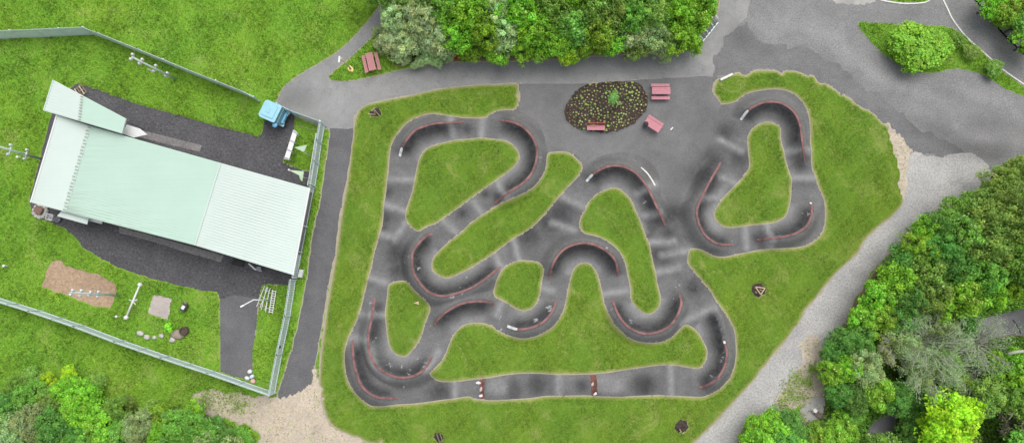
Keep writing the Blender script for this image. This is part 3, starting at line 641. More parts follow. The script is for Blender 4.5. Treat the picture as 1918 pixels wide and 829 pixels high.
strip([(1764,-5),(1775,18),(1785,38),(1810,70),(1850,106),(1880,132),(1925,163),(2050,240)], 0.13, 'kerb', M['kerb'], 'white edging kerb between the grass island and the footpath at the top right', 'kerb', 0.05)
strip([(1640,-2),(1660,3),(1690,7),(1715,7),(1735,4),(1745,-3)], 0.13, 'kerb', M['kerb'], 'short white curved kerb at the very top edge near the right', 'kerb', 0.05)
strip([(1818,-8),(1835,10),(1850,28),(1862,44),(1880,65),(1900,84),(1925,106),(2050,180)], 0.10, 'kerb', M['concrete'], 'grey concrete kerb between the footpath and the corner hedge', 'kerb', 0.06)
def gnd(x, y, z=0.0):
    p = P(x, y, z); return p
def at_ground(px, py):
    p = P(px, py, 0); return Vector((p.x, p.y, Hz(p.x, p.y)))
# ---------------------------------------------------------------- the mint roofed shed
Bd = empty('warehouse', P(320, 330, 0), 0, 'long low shed with mint green ribbed metal roofs in the fenced yard', 'building')
o0 = Vector(P(320, 330, 0))
def loc(p): return Vector(p)-o0
zv, zr, ze, zw = 3.15, 4.0, 3.1, 3.7
TLc, BLc = P(107, 215, zw), P(58, 379, zw)
v1, v0 = P(168, 236, zv), P(121, 396, zv)
r1, r0 = P(413, 305, zr), P(365, 459, zr)
e1, e0 = P(580, 352, ze), P(549, 514.5, ze)
def slope_sheet(mb, a, b, c, d, rib=0.26, th=0.08, dirt=False):
    """a,b low/left edge (bottom, top); c,d right edge (top, bottom): sheet plus standing ribs"""
    a, b, c, d = map(Vector, (a, b, c, d)); n0 = len(mb.v)
    mb.prism([a, d, c, b], th)
    L_ = (b-a).length; nr = int(L_/rib)
    for i in range(nr+1):
        t = (i+0.5)/(nr+1); p = a.lerp(b, t); q = d.lerp(c, t); mb.bar(p+Vector((0,0,.025)), q+Vector((0,0,.008)), 0.08, 0.03)
    return mb
def dirt_attr(o, f):
    me = o.data; at = me.attributes.new('dirt', 'FLOAT', 'POINT'); at.data.foreach_set('value', [f(v.co) for v in me.vertices])
def roof(a, b, c, d, mat, name='roof', div=24):
    root = MB(); slope_sheet(root, *(loc(p) for p in (a, b, c, d)))
    return root.build(name, mat, Bd)
roof(BLc, TLc, v1, v0, M['mint2'])
# middle slope subdivided so that the stained strip next to the valley can fade out
mb = MB(); a_, b_, c_, d_ = [loc(p) for p in (v0, v1, r1, r0)]
nn = 30
for i in range(nn):
    t0, t1 = (i/nn)**1.6, ((i+1)/nn)**1.6
    for j in range(12):
        s0, s1 = j/12, (j+1)/12
        g4 = []
        for t, s in ((t0, s0), (t1, s0), (t1, s1), (t0, s1)): g4.append(a_.lerp(d_, t).lerp(b_.lerp(c_, t), s))
        mb.poly(g4)
L_ = (b_-a_).length; nr = int(L_/.26)
for i in range(nr+1):
    t = (i+.5)/(nr+1); mb.bar(a_.lerp(b_, t)+Vector((0,0,.02)), d_.lerp(c_, t)+Vector((0,0,.010)), .08, .032)
mr = mb.build('roof', M['mint'], Bd)
ax = (d_-a_).normalized(); ay = (b_-a_).normalized(); Lb = (b_-a_).length
dirt_attr(mr, lambda co: max(0, 1-((co-a_).dot(ax))/3.2)**1.5*max(0.12, min(1, 1.0-((co-a_).dot(ay))/Lb*2.6)))
roof(r0, r1, e1, e0, M['mint2'])
# ridge cap, verge trims, valley gutter
mb = MB(); mb.bar(loc(r0)+Vector((0,0,.05)), loc(r1)+Vector((0,0,.05)), .18, .05); mb.build('ridge_cap', M['mint3'], Bd)
for p, q in ((BLc, TLc), (e0, e1)):
    mb = MB(); mb.bar(loc(p)+Vector((0,0,.0)), loc(q)+Vector((0,0,.0)), .12, .14); mb.build('verge_trim', M['white'], Bd)
mb = MB(); mb.bar(loc(v0)+Vector((0,0,.03)), loc(v1)+Vector((0,0,.03)), .34, .05)
gt = mb.build('valley_gutter', M['mint3'], Bd)
mb = MB()
for i in range(26):
    t = (i+.5)/26; p = loc(v0).lerp(loc(v1), t)+Vector((0, 0, .075)); mb.box(p+Vector((.05*math.sin(i*2.3), 0, 0)), (.26, .11, .04), rz=R(-15))
mb.build('bracket', simple('dirty_bracket', (.30, .34, .28), .9), gt)
mb = MB(); mb.bar(loc(r0).lerp(loc(r1), 0.30)+Vector((-2.6, -.9, -.28)), loc(r0).lerp(loc(r1), .30)+Vector((-2.6, -.5, -.28)), .1, .12); mb.build('roof_vent', M['grey'], Bd)
# walls: follow the eaves set in by the overhang
W_ = [loc(P(x, y, 3.0)) for x, y in ((66, 373), (112, 222), (570, 353), (540, 507))]
cen = sum(W_, Vector())/4
mb = MB(); mb.prism([Vector((p.x, p.y, zz)) for p, zz in ((W_[0], 2.95), (W_[3], 2.9), (W_[2], 2.9), (W_[1], 2.95))], 3.0); mb.build('wall', M['wall'], Bd)
# upper canopy roof over the north west corner
c1, c2, c3, c4 = P(100, 150, 4.1), P(236, 222, 4.0), P(228, 250, 4.0), P(82, 207, 4.1)
m1 = c1.lerp(c2, .40); m2 = c4.lerp(c3, .46)
mb = MB(); slope_sheet(mb, loc(c4), loc(c1), loc(m1), loc(m2), .3); mb.build('canopy_roof', M['mint2'], Bd)
mb = MB(); slope_sheet(mb, loc(m2), loc(m1), loc(c2), loc(c3), .3); cr = mb.build('canopy_roof', M['mint'], Bd)
mb = MB()
for i in range(9):
    t = (i+.5)/9; mb.box(loc(m2).lerp(loc(m1), t)+Vector((0, 0, .07)), (.24, .09, .04), rz=R(-15))
mb.build('bracket', bpy.data.materials['dirty_bracket'], cr)
mb = MB(); mb.bar(loc(c3), loc(c2), .1, .18); mb.build('verge_trim', M['mint3'], Bd); mb = MB(); mb.bar(loc(c1), loc(c4), .1, .12); mb.build('verge_trim', M['mint3'], Bd)
for p in (c1.lerp(c3, .12), c2.lerp(c4, .08)):
    mb = MB(); q = loc(p); mb.tube([(q.x, q.y, 0), (q.x, q.y, q.z-.08)], .07); mb.build('post', M['grey'], Bd)
# porch roofs: small one at the south west, pale pieces beside the canopies
k = [P(x, y, 2.75) for x, y in ((107, 404.5), (123, 386), (168, 400), (163, 420))]
mb = MB(); slope_sheet(mb, *(loc(p) for p in k), .3); mb.build('porch_roof', M['mint2'], Bd)
for pts, zz in ((((168, 401), (193, 409), (190, 419), (166, 413)), 2.2), (((229, 250), (237, 233), (262, 241), (276, 252), (250, 258)), 2.6)):
    mb = MB(); mb.prism([loc(P(x, y, zz)) for x, y in pts][::-1], .12); mb.build('porch_roof', M['white'], Bd, bevel=.02)
# leaning white pipe and black door mat at the south side
mb = MB(); mb.tube([loc(P(466, 493, 1.2)), loc(P(478, 504, .6)), loc(P(490, 507, .3))], .08); mb.build('downpipe', M['white'], Bd, True)
q = [loc(Vector((*P(x, y, 0).xy, 0.14))) for x, y in ((438, 485), (459, 490), (455, 500), (433, 495))]
mb = MB(); mb.prism(q[::-1], .10); tag(mb.build('door_mat', M['black']), 'black rectangular mat by the shed wall on the yard asphalt', 'mat').location = o0
mb = MB(); mb.box((0, 0, .3), (.4, .35, .6)); mb.box((0, 0, .63), (.44, .39, .06))
o = mb.build('bin', M['grey'], None, bevel=.03); o.location = at_ground(489, 503); tag(o, 'small grey box bin against the south wall of the shed', 'bin')

# ---------------------------------------------------------------- palisade fences
def fence(pts, label, h=2.0, pale=0.155, gap_group='palisade fences round the yard'):
    w_ = [Vector((*P(x, y, 0).xy, 0)) for x, y in pts]
    root = empty('palisade_fence', w_[0], 0, label, 'fence', gap_group); o_ = w_[0]
    for a, b in zip(w_, w_[1:]):
        d = b-a; Ln = d.length; u = d/Ln; nb = max(1, round(Ln/2.75)); rz = math.atan2(u.y, u.x)
        mb = MB(); n_ = int(Ln/pale)
        for i in range(n_):
            p = a-o_+u*((i+.5)*Ln/n_); zz = 0.05
            mb.box((p.x, p.y, h/2+zz), (.115, .03, h), rz=rz)
        pl = mb.build('pales', M['galv'], root)
        for zz in (.35, h-.25):
            mb = MB(); nrm = Vector((-u.y, u.x, 0))*.035; mb.bar(a-o_+nrm+Vector((0, 0, zz)), b-o_+nrm+Vector((0, 0, zz)), .045, .06); mb.build('rail', M['galv'], root)
        for i in range(nb+1):
            p = a-o_+u*(Ln*i/nb)+Vector((-u.y, u.x, 0))*.08
            mb = MB(); mb.box((p.x, p.y, h/2), (.1, .06, h), rz=rz); mb.box((p.x, p.y, h+.0), (.12, .08, .03), rz=rz); mb.build('post', M['galv'], root)
    return root
fence([(-120, 80), (0, 74), (90, 70), (178, 66)], 'galvanised palisade fence across the meadow at the top left, west stretch')
fence([(178, 66), (203, 75), (275, 104), (372, 144), (466, 181), (488, 192)], 'galvanised palisade fence running diagonally from the top left corner to the blue vehicle', 1.9)
fence([(530, 204), (553, 216), (608, 236)], 'short galvanised fence between the blue vehicle and the path junction', 1.9)
fence([(609, 236), (603, 270), (598, 308), (591, 350)], 'galvanised fence hung with banners beside the dark side path', 2.0)
fence([(589, 353), (575, 425), (557, 520)], 'galvanised fence pressed between the shed end wall and the side path', 1.7)
fence([(555, 524), (545, 590), (530, 660), (516, 734)], 'galvanised palisade fence along the side path south of the shed', 2.0)
fence([(-150, 520), (0, 557), (80, 582), (162, 610), (236, 638), (320, 667), (405, 695), (516, 734)], 'galvanised palisade fence along the bottom edge of the yard lawn', 2.0)
# banners tied to the fence
def banner(y0, y1, mat, label, marks=None, zt=1.9, zb=.5):
    def fx(y): return 609+(y-236)*(591-609)/(350-236)-1.0
    a = P(fx(y0), y0, 0); b = P(fx(y1), y1, 0); a.z = b.z = 0; off = Vector((-.10, 0, 0))
    root = empty('banner', a, 0, label, 'banner', 'banners on the fence')
    d = b-a
    mb = MB(); mb.bar(Vector((0, 0, (zt+zb)/2))+off, d+Vector((0, 0, (zt+zb)/2))+off, .03, zt-zb); mb.build('sheet', mat, root)
    if marks:
        mb = MB(); q = random.Random(int(y0))
        for i in range(9):
            t = q.uniform(.1, .9); zz = q.uniform(zb+.2, zt-.2); p = d*t+Vector((0, 0, zz))+off+Vector((-.02, 0, 0)); mb.box(p, (.012, q.uniform(.08, .3), q.uniform(.08, .3)), rz=math.atan2(d.y, d.x)-math.pi/2)
        mb.build('print', marks, root)
    mb = MB(); mb.bar(Vector((0, 0, zt+.01))+off, d+Vector((0, 0, zt+.01))+off, .05, .04); mb.build('hem', M['white'], root)
banner(258, 277, M['galv'], 'greyish banner with pale print, northernmost on the banner fence', M['white'])
banner(278, 290, M['white'], 'white banner with grey blotches between the grey and the green banners', M['grey'])
banner(291, 310, M['greenwhite'], 'large plain pale green banner in the middle of the banner fence')
banner(311, 325, M['oldwood'], 'brownish grey banner with white marks south of the big green one', M['white'])
banner(326, 342, M['white'], 'white banner with dark marks next to the shed corner', M['grey'])
banner(343, 353, M['greenwhite'], 'small pale green banner touching the shed corner', None, 2.0)
# white board with black ends on the lower fence
a, b = P(529, 617, 1.3), P(523, 648, 1.3)
r_ = empty('sign_board', (a.x, a.y, 0), 0, 'narrow white board with black ends hanging on the lower fence', 'sign')
mb = MB(); off = Vector((a.x, a.y, 0)); mb.bar(a-off, b-off, .06, .5); mb.build('board', M['white'], r_)
for p in (a, b):
    mb = MB(); mb.bar(p-off+Vector((0, -.16, 0)), p-off+Vector((0, .16, 0)), .16, .56); mb.build('end_cap', M['black'], r_, bevel=.03)
mb = MB(); mb.bar(a-off+Vector((-.05, 0, .2)), b-off+Vector((-.05, 0, .2)), .04, .04); mb.build('rim', M['black'], r_)

# ---------------------------------------------------------------- poles with white insulators
def pole_thing(base, top, h, arms, label, name='utility_pole'):
    B = at_ground(*base); T = P(*top, h)
    r_ = empty(name, B, 0, label, 'pole', 'galvanised poles with white insulators')
    t = T-B
    mb = MB(); mb.tube([(0, 0, 0), t], [.11, .07], 10); mb.build('pole', M['galv'], r_, True)
    for f, dx, dy, sp in arms:
        p = t*f; d = Vector((dx, dy, 0)).normalized()
        mb = MB(); mb.bar(p-d*sp, p+d*sp, .09, .09); mb.build('crossarm', M['galv'], r_)
        for s in (-1, 1):
            q = p+d*sp*s
            mb = MB(); mb.lathe(q, [(.05, 0), (.13, .03), (.07, .08), (.13, .12), (.07, .17), (.12, .21), (.04, .27)], 12); mb.build('insulator', M['white'], r_, True)
    return r_, t
r_, t = pole_thing((330, 149), (247, 107), 7.4, [(.99, .3, .9, .22), (.80, .5, .8, .22), (.50, .35, .9, .28), (.22, .5, .8, .16)], 'galvanised pole with pairs of white insulators beside the diagonal fence')
mb = MB(); mb.bar(t*.82, t*.99+Vector((0, .1, -.1)), .07, .07); mb.bar(t*.50+Vector((-.1, -.3, 0)), t*.66+Vector((0, -.35, 0)), .07, .07); mb.build('brace', M['white'], r_)
r_, t = pole_thing((86, 300), (-45, 262), 9.5, [(.31, .2, 1, .42), (.55, .2, 1, .42), (.92, .2, 1, .4)], 'galvanised pole with white insulators leaving the left edge of the picture')
mb = MB(); mb.lathe(t*.33+Vector((0, 0, -.1)), [(.13, 0), (.16, .1), (.1, .22)], 10); mb.build('junction_box', M['white'], r_)
r_, t = pole_thing((225, 553), (133, 547), 7.6, [(.97, .35, .8, .2), (.80, .2, .9, .22), (.62, .4, .8, .17), (.45, .15, .9, .22)], 'galvanised pole with white insulators standing over the wood chip patch')
mb = MB(); mb.bar(t*.80, t*.97, .08, .08); mb.bar(t*.46, t*.62, .08, .08); mb.build('brace', M['white'], r_)
# low white bar with round ends on a star stand
a, b = P(262, 532.5, .9), P(236, 594, .9); c = (a+b)/2
r_ = empty('balance_bar', (c.x, c.y, 0), 0, 'long white bar with round ends on a small star shaped stand in the yard lawn', 'bar'); off = Vector((c.x, c.y, 0))
mb = MB(); mb.tube([a-off, b-off], .085, 10); mb.build('bar', M['white'], r_, True)
for p in (a, b):
    mb = MB(); mb.lathe(p-off+Vector((0, 0, -.18)), [(.05, 0), (.17, .06), (.21, .18), (.17, .3), (.05, .36)], 14); mb.build('end_ball', M['white'], r_, True)
mb = MB(); mb.tube([(0, 0, 0), (0, 0, .85)], .06)
for an in (20, 75, -50, 160): mb.bar((0, 0, .95), (math.cos(R(an))*.42, math.sin(R(an))*.42, .9), .06, .05)
mb.build('stand', M['white'], r_)
def post(px, py, h, label):
    o = MB().lathe((0, 0, 0), [(.07, 0), (.07, h-.1), (.12, h-.08), (.12, h), (.05, h+.05)], 12).build('marker_post', M['white']); o.location = at_ground(px, py); tag(o, label, 'post', 'small white marker posts')
post(224, 592, .5, 'small white marker post near the lower fence and the white bar')
post(40, 296, .5, 'small white marker post beside the pole at the left edge')
post(15, 498, .5, 'small white marker post near the left edge above the lower fence')
post(1885, 2, .6, 'small white marker post in the corner hedge at the top right')

# ---------------------------------------------------------------- long white table on four frames
r_ = empty('trestle', at_ground(549, 275), 0, 'long white topped table on grey leg frames in the small lawn beside the blue vehicle', 'table'); o_ = r_.location.copy()
top = [P(x, y, 1.1)-o_ for x, y in ((549, 243), (557, 248), (541, 300), (532, 297))]
mb = MB(); mb.prism(top[::-1], .07); mb.build('tabletop', M['white'], r_, bevel=.015)
for t in (.04, .36, .68, .96):
    p = top[0].lerp(top[3], t); q = top[1].lerp(top[2], t); mb = MB(); e_ = (q-p)
    mb.bar(p+Vector((0, 0, .03)), q+e_*.45+Vector((0, 0, .03)), .06, .06); mb.bar(q+e_*.2+Vector((0, 0, 0)), Vector((q.x+e_.x*.3, q.y+e_.y*.3, 0)), .06, .06); mb.bar(p, Vector((p.x, p.y, 0)), .06, .06)
    mb.build('leg', M['grey'], r_)
# triangular pennants on short poles
r_ = empty('pennant', at_ground(583, 293), 0, 'white triangular sail on a slim pole behind the long white table', 'sail', 'triangular sails by the fence'); o_ = r_.location.copy()
mb = MB(); mb.tube([(0, 0, 0), P(566, 283, 2.6)-o_], [.05, .035]); mb.build('pole', M['white'], r_)
mb = MB(); mb.prism([P(551, 276, 2.9)-o_, P(567.5, 284, 2.4)-o_, P(570, 283, 2.4)-o_, P(575, 271.5, 2.7)-o_], .03); mb.build('sail', M['greenwhite'], r_)
r_ = empty('pennant', at_ground(582, 322), 0, 'white bent triangular sail on a slim pole next to the shed corner', 'sail', 'triangular sails by the fence'); o_ = r_.location.copy()
mb = MB(); mb.tube([(0, 0, 0), P(566, 319, 2.5)-o_], [.05, .035]); mb.tube([P(577, 335, .1)-o_, P(568, 332, 1.2)-o_], .04); mb.build('pole', M['white'], r_)
mb = MB(); mb.prism([P(540, 318, 2.9)-o_, P(560, 328, 2.5)-o_, P(562, 336, 2.2)-o_, P(566, 340, 2.1)-o_, P(569, 321, 2.6)-o_], .03); mb.build('sail', M['greenwhite'], r_)
mb = MB(); mb.lathe(P(541, 318, 2.9)-o_+Vector((0, 0, -.03)), [(.05, 0), (.1, .04), (.05, .1)], 8); mb.build('end_ball', M['white'], r_)

# ---------------------------------------------------------------- light blue utility vehicle in the gateway
c = P(506, 213, 0); A_ = P(526, 200, 1.9); Bq = P(501, 189, 1.9); ang = math.atan2(A_.y-Bq.y, A_.x-Bq.x)
r_ = empty('utility_vehicle', at_ground(508, 212), ang, 'light blue compact utility vehicle with a rounded cab parked in the yard gateway', 'vehicle')
rc_ = P(506.5, 208.5, 1.9); r_.location.x = rc_.x+.34*math.cos(ang)*1.1; r_.location.y = rc_.y+.34*math.sin(ang)*1.1; r_.scale = (1.1, 1.1, 1.05)
mb = MB(); mb.box((-.35, 0, .72), (1.9, 1.35, .75)); body = mb.build('body', M['blue'], r_, bevel=.14)
mb = MB(); mb.prism([(x, y, 1.86) for x, y in ((-1.12, -.62), (-.92, -.80), (.36, -.80), (.44, -.7), (.44, .7), (.36, .80), (-.92, .80), (-1.12, .62))], .1)
mb.prism([(x, y, 1.93) for x, y in ((-.9, -.55), (.16, -.55), (.16, .55), (-.9, .55))], .08); mb.prism([(x, y, 1.97) for x, y in ((-.62, -.22), (-.3, -.22), (-.3, .22), (-.62, .22))], .06)
rf = mb.build('cab_roof', M['blue'], r_, bevel=.05)
for sy in (-1, 1):
    for x0 in (-1.0, .16): mb = MB(); mb.bar((x0, sy*.64, 1.05), (x0*.98, sy*.66, 1.78), .07, .07); mb.build('cab_pillar', M['blue'], r_)
mb = MB(); mb.prism([(.62, -.6, 1.08), (.62, .6, 1.08), (.46, .62, 1.76), (.46, -.62, 1.76)][::1], .03); mb.build('windscreen', M['glass'], r_)
mb = MB(); mb.box((-.4, .66, 1.42), (1.1, .02, .55)); mb.box((-.4, -.66, 1.42), (1.1, .02, .55)); mb.box((-1.08, 0, 1.42), (.02, 1.1, .55)); mb.build('window', M['glass'], r_)
mb = MB(); mb.box((.66, 0, .85), (.30, 1.1, .45)); mb.build('bonnet', M['bluedark'], r_, bevel=.14)
mb = MB(); mb.bar((.5, -.7, 1.5), (.5, .7, 1.5), .06, .06); mb.build('grab_rail', M['blue'], r_)
mb = MB(); mb.lathe((.42, -.9, 1.35), [(.05, 0), (.2, .04), (.23, .12), (.18, .2), (.05, .24)], 16); mr_ = mb.build('mirror', M['bluedark'], r_, True)
mb = MB(); mb.bar((.3, -.6, 1.45), (.42, -.85, 1.45), .05, .05); mb.build('mirror_arm', M['blue'], mr_)
for sx in (-.85, .62):
    for sy in (-1, 1):
        mb = MB(); mb.tube([(sx-.12, sy*.44, .32), (sx-.12, sy*.62, .32)], .32, 18); wl = mb.build('wheel', M['dark'], r_)
        mb = MB(); mb.tube([(sx-.12, sy*.625, .32), (sx-.12, sy*.64, .32)], .16, 14); mb.build('rim', M['grey'], wl)
        mb = MB(); mb.box((sx-.12, sy*.58, .7), (.72, .26, .08)); mb.build('mudguard', M['blue'], r_, bevel=.03)
for sy in (-1, 1):
    mb = MB(); mb.tube([(.80, sy*.36, .86), (.84, sy*.36, .86)], .08, 12); mb.build('headlight', M['white'], r_)
# gate rail from the vehicle to the fence
a, b = P(528, 201, 1.4), P(553, 213, 1.4); r_ = empty('gate', (a.x, a.y, 0), 0, 'narrow pale blue barred gate between the vehicle and the short fence', 'gate'); off = Vector((a.x, a.y, 0))
mb = MB()
for zz in (1.4, 1.0, .6, .25): mb.bar(Vector((0, 0, zz)), Vector((b.x-a.x, b.y-a.y, zz)), .06, .05)
for t in (0, .5, 1): p = (b-a)*t; mb.bar(Vector((p.x, p.y, .1)), Vector((p.x, p.y, 1.45)), .06, .06)
mb.build('bars', M['blue'], r_); mb = MB(); p = (b-a)*.6; mb.box((p.x, p.y, 1.35), (.3, .12, .2), rz=R(-25)); mb.build('latch', M['bluedark'], r_)

# ---------------------------------------------------------------- street lamp, bundle of white ladders
r_ = empty('street_lamp', at_ground(506, 562), 0, 'slim white lamp post with an angled arm standing in the ladders', 'lamp post'); o_ = r_.location.copy()
tp = P(475, 561, 4.4)-o_
mb = MB(); mb.tube([(0, 0, 0), tp], [.07, .05], 10); mb.build('post', M['white'], r_, True)
en = P(450, 574.5, 4.7)-o_; mb = MB(); mb.tube([tp, en], .05, 8); mb.build('arm', M['white'], r_)
mb = MB(); mb.bar(tp.lerp(en, .72), en, .14, .09); mb.build('lamp_head', M['white'], r_, bevel=.02)
for i, (a, b, zz) in enumerate((((499, 536), (484, 575), .25), ((503, 538), (493, 580), .3), ((508, 542), (501, 584), .35), ((514, 543), (507, 586), .4))):
    A_ = P(*a, zz); B_ = P(*b, zz); r2 = empty('ladder', (A_.x, A_.y, 0), 0, ['white ladder lying in the stack on the grass, outermost to the west', 'white ladder second from the driveway in the stack on the grass', 'white ladder third from the driveway in the stack on the grass', 'white rusty-ended ladder nearest the fence in the stack on the grass'][i].replace('rusty-ended ', ''), 'ladder', 'white ladders stacked on the grass')
    off = Vector((A_.x, A_.y, 0)); u = (B_-A_).normalized(); nr_ = Vector((-u.y, u.x, 0))*.17
    for s in (-1, 1):
        mb = MB(); mb.bar(A_-off+nr_*s, B_-off+nr_*s, .055, .06); mb.build('stile', M['white'], r2)
    mb = MB()
    n_ = 3 if i < 3 else 10
    for k_ in range(n_): p = (A_-off).lerp(B_-off, (k_+.5)/n_); mb.bar(p-nr_, p+nr_, .035 if i < 3 else .07, .03)
    mb.build('rungs', M['white'], r2)
    mb = MB()
    for t in (.15, .85): p = (A_-off).lerp(B_-off, t); mb.bar(Vector((p.x-.15, p.y, zz/2)), Vector((p.x+.15, p.y, zz/2)), .08, zz-.06)
    mb.build('support_block', M['oldwood'], r2)
# ---------------------------------------------------------------- loose things in the yard
def put(o, px, py, label, cat, group=None, rz=0.0, dz=0.0):
    o.location = at_ground(px, py)+Vector((0, 0, dz)); o.rotation_euler.z = rz; return tag(o, label, cat, group)
for i, (x, y, r2, sx, lb) in enumerate(((264, 624, .24, 1.4, 'longish pale boulder at the left end of the row of rocks'), (277, 631, .28, 1.1, 'largest rounded white boulder in the row of rocks'), (291, 631, .2, 1.0, 'mid sized pale boulder in the row of rocks, third from the left'), (304, 628.5, .2, 1.1, 'pale boulder at the right end of the row of rocks'))):
    put(MB().rock((0, 0, .1), r2, i, .6, sx, -.4).build('boulder', M['stone'], None, True), x, y, lb, 'rock', 'row of pale boulders')
put(MB().rock((0, 0, .12), .46, 12, .5, 1.35, .1, .15, 12).build('boulder', M['brownrock'], None, True), 334, 626, 'large flat brownish rock beside the dark stump', 'rock')
put(MB().rock((0, 0, .08), .26, 14, .6, 1.2).build('boulder', M['stone'], None, True), 325, 636, 'small pale rock just below the large brownish rock', 'rock')
mb = MB(); mb.lathe((0, 0, 0), [(.42, 0), (.38, .25), (.4, .42), (.3, .45), (.26, .3)], 11); put(mb.build('tree_stump', M['bark'], None), 348, 619, 'dark hollow stump touching the large brownish rock', 'stump')
r_ = empty('milk_churn', at_ground(349, 575), R(60), 'dark and white metal cylinder standing on the lawn right of the gravel square', 'container')
mb = MB(); mb.tube([(-.35, 0, .28), (.35, 0, .28)], .26, 14); mb.build('drum', M['dark'], r_); mb = MB(); mb.box((0, 0, .5), (.35, .3, .12)); mb.build('lid', M['white'], r_, bevel=.02)
mb = MB(); mb.box((.38, .12, .2), (.2, .25, .3)); mb.build('block', M['brownrock'], r_)
mb = MB(); mb.rock((0, 0, .15), .22, 31, .8, 1, 0, .12); put(mb.build('sack', M['white'], None, True), 469, 695, 'round white sack, topmost of the sacks by the corner of the driveway', 'sack', 'sacks by the fence')
mb = MB(); mb.rock((0, 0, .12), .18, 33, .8, 1.4, .5, .12); put(mb.build('sack', simple('blue_sack', (.55, .66, .78)), None, True), 473, 704, 'small pale blue sack between the white and the reddish sacks', 'sack', 'sacks by the fence')
mb = MB(); mb.rock((0, 0, .15), .2, 35, .8, 1.3, -.5, .12); put(mb.build('sack', M['white'], None, True), 464, 707, 'oblong white sack, leftmost by the bottom fence', 'sack', 'sacks by the fence')
mb = MB(); mb.rock((0, 0, .15), .22, 36, .8, 1.1, -.5, .12); put(mb.build('sack', simple('pinkish_sack', (.70, .42, .36)), None, True), 475, 713, 'pinkish sack closest to the bottom fence', 'sack', 'sacks by the fence')
mb = MB(); mb.box((0, 0, .25), (.36, .75, .5)); put(mb.build('concrete_block', M['white'], None, bevel=.04), 566, 512, 'small white block standing between the fence and the side path', 'block', None, R(-12))
# stone ring with a wooden box, white box, grey bucket at the west porch
r_ = empty('planter', at_ground(78, 396), R(-28), 'round stone ringed planter with a brown wooden box beside the west end of the shed', 'planter')
for i in range(11):
    a = 2*math.pi*i/11; mb = MB(); mb.rock((math.cos(a)*.55, math.sin(a)*.55, .2), .22, 50+i, .9); mb.build('stone', M['stone'], r_, True)
mb = MB(); mb.box((0, .1, .35), (.75, .6, .5)); mb.build('box', M['oldwood'], r_)
mb = MB()
for i in range(5): mb.box((-.3+i*.15, .1, .62), (.12, .62, .04))
mb.build('slats', simple('brown_slats', (.25, .14, .11)), r_)
r_ = empty('crate', at_ground(97, 407), R(-15), 'small open white plastic crate south of the stone ringed planter', 'crate')
mb = MB()
for sx, sy, dx, dy in ((-.3, 0, .05, .6), (.3, 0, .05, .6), (0, -.28, .6, .05), (0, .28, .6, .05)): mb.box((sx, sy, .2), (dx, dy, .4))
mb.box((0, 0, .03), (.6, .56, .05)); mb.build('shell', M['white'], r_); mb = MB(); mb.box((.1, -.05, .2), (.2, .2, .25)); mb.build('contents', M['grey'], r_)
mb = MB(); mb.lathe((0, 0, 0), [(.2, 0), (.28, .35), (.3, .36), (.24, .33), (.18, .06)], 14); put(mb.build('bucket', M['grey'], None, True), 112, 411, 'round grey bucket beside the small mint porch roof', 'bucket')
# broken pallet in the north corner of the yard
r_ = empty('pallet', at_ground(150, 172), R(35), 'weathered broken pallet in the top corner of the yard under the canopy', 'pallet')
for i in range(5): mb = MB(); mb.box((-.5+i*.25, 0, .12), (.1, 1.0, .025)); mb.build('slat', M['wood'] if i % 2 else M['oldwood'], r_)
for i in range(3): mb = MB(); mb.box((0, -.42+i*.42, .055), (1.1, .1, .1)); mb.build('bearer', M['oldwood'], r_)

# ---------------------------------------------------------------- picnic tables, benches
def frame_of(px, h):   # corners of the whole footprint at table height -> centre, angle, length, width
    q = [P(x, y, h) for x, y in px]; c = sum(q, Vector())/4; u = q[1]-q[0]; v = q[3]-q[0]
    return c, math.atan2(u.y, u.x), u.length, v.length
def picnic(c, rz, Lx, label, mat, seats=(-1, 1), wt=.72, so=.66, sw=.30):
    r_ = empty('picnic_table', (c.x, c.y, Hz(c.x, c.y)), rz, label, 'picnic table', 'pink picnic tables')
    mb = MB()
    for i in range(4): mb.box((0, -wt/2+wt*(i+.5)/4, .74), (Lx, wt/4-.012, .04))
    mb.build('tabletop', mat, r_)
    for s in seats:
        mb = MB()
        for i in range(2): mb.box((0, s*so+(i-.5)*sw/2, .45), (Lx, sw/2-.01, .04))
        mb.build('seat', mat, r_)
    for sx in (-1, 1):
        for s in (-1, 1):
            mb = MB(); mb.bar((sx*Lx*.36, s*.18, .72), (sx*Lx*.36, s*(.55 if s in seats else .3), .0), .05, .09); mb.build('leg', M['pink_dull'], r_)
        mb = MB(); mb.bar((sx*Lx*.36+.05, min(seats)*(so+sw/2) if -1 in seats else -.3, .40), (sx*Lx*.36+.05, so+sw/2 if 1 in seats else .3, .40), .05, .09); mb.build('cross_beam', M['pink_dull'], r_)
    return r_
p0 = P(688.5, 119, .7); p1 = P(704.2, 115.3, .7)
t0, t1 = P(684.6, 101.5, .74).lerp(P(697.7, 99, .74), .5), P(692, 134, .74).lerp(P(705, 131, .74), .5)
c = (t0+t1)/2; picnic(c, math.atan2(t1.y-t0.y, t1.x-t0.x), (t1-t0).length, 'weathered pink picnic table on the grass beside the silver bushes', simple('weathered_pink', (.46, .20, .21), .8, 0, .12, 5), wt=.68, so=.62, sw=.32)
c = P(1238.5, 170, .74); picnic(c, 0, 1.75, 'bright pink picnic table standing square on the plaza right of the flower bed', M['pink'], wt=.66, so=.62)
c = P(1223, 234, .74); u = P(1243, 236, .7)-P(1215, 218, .7); picnic(c, math.atan2(u.y, u.x), 1.65, 'bright pink table turned at an angle beside the black bin', M['pink'], seats=(1,), wt=.72, so=.62, sw=.26)
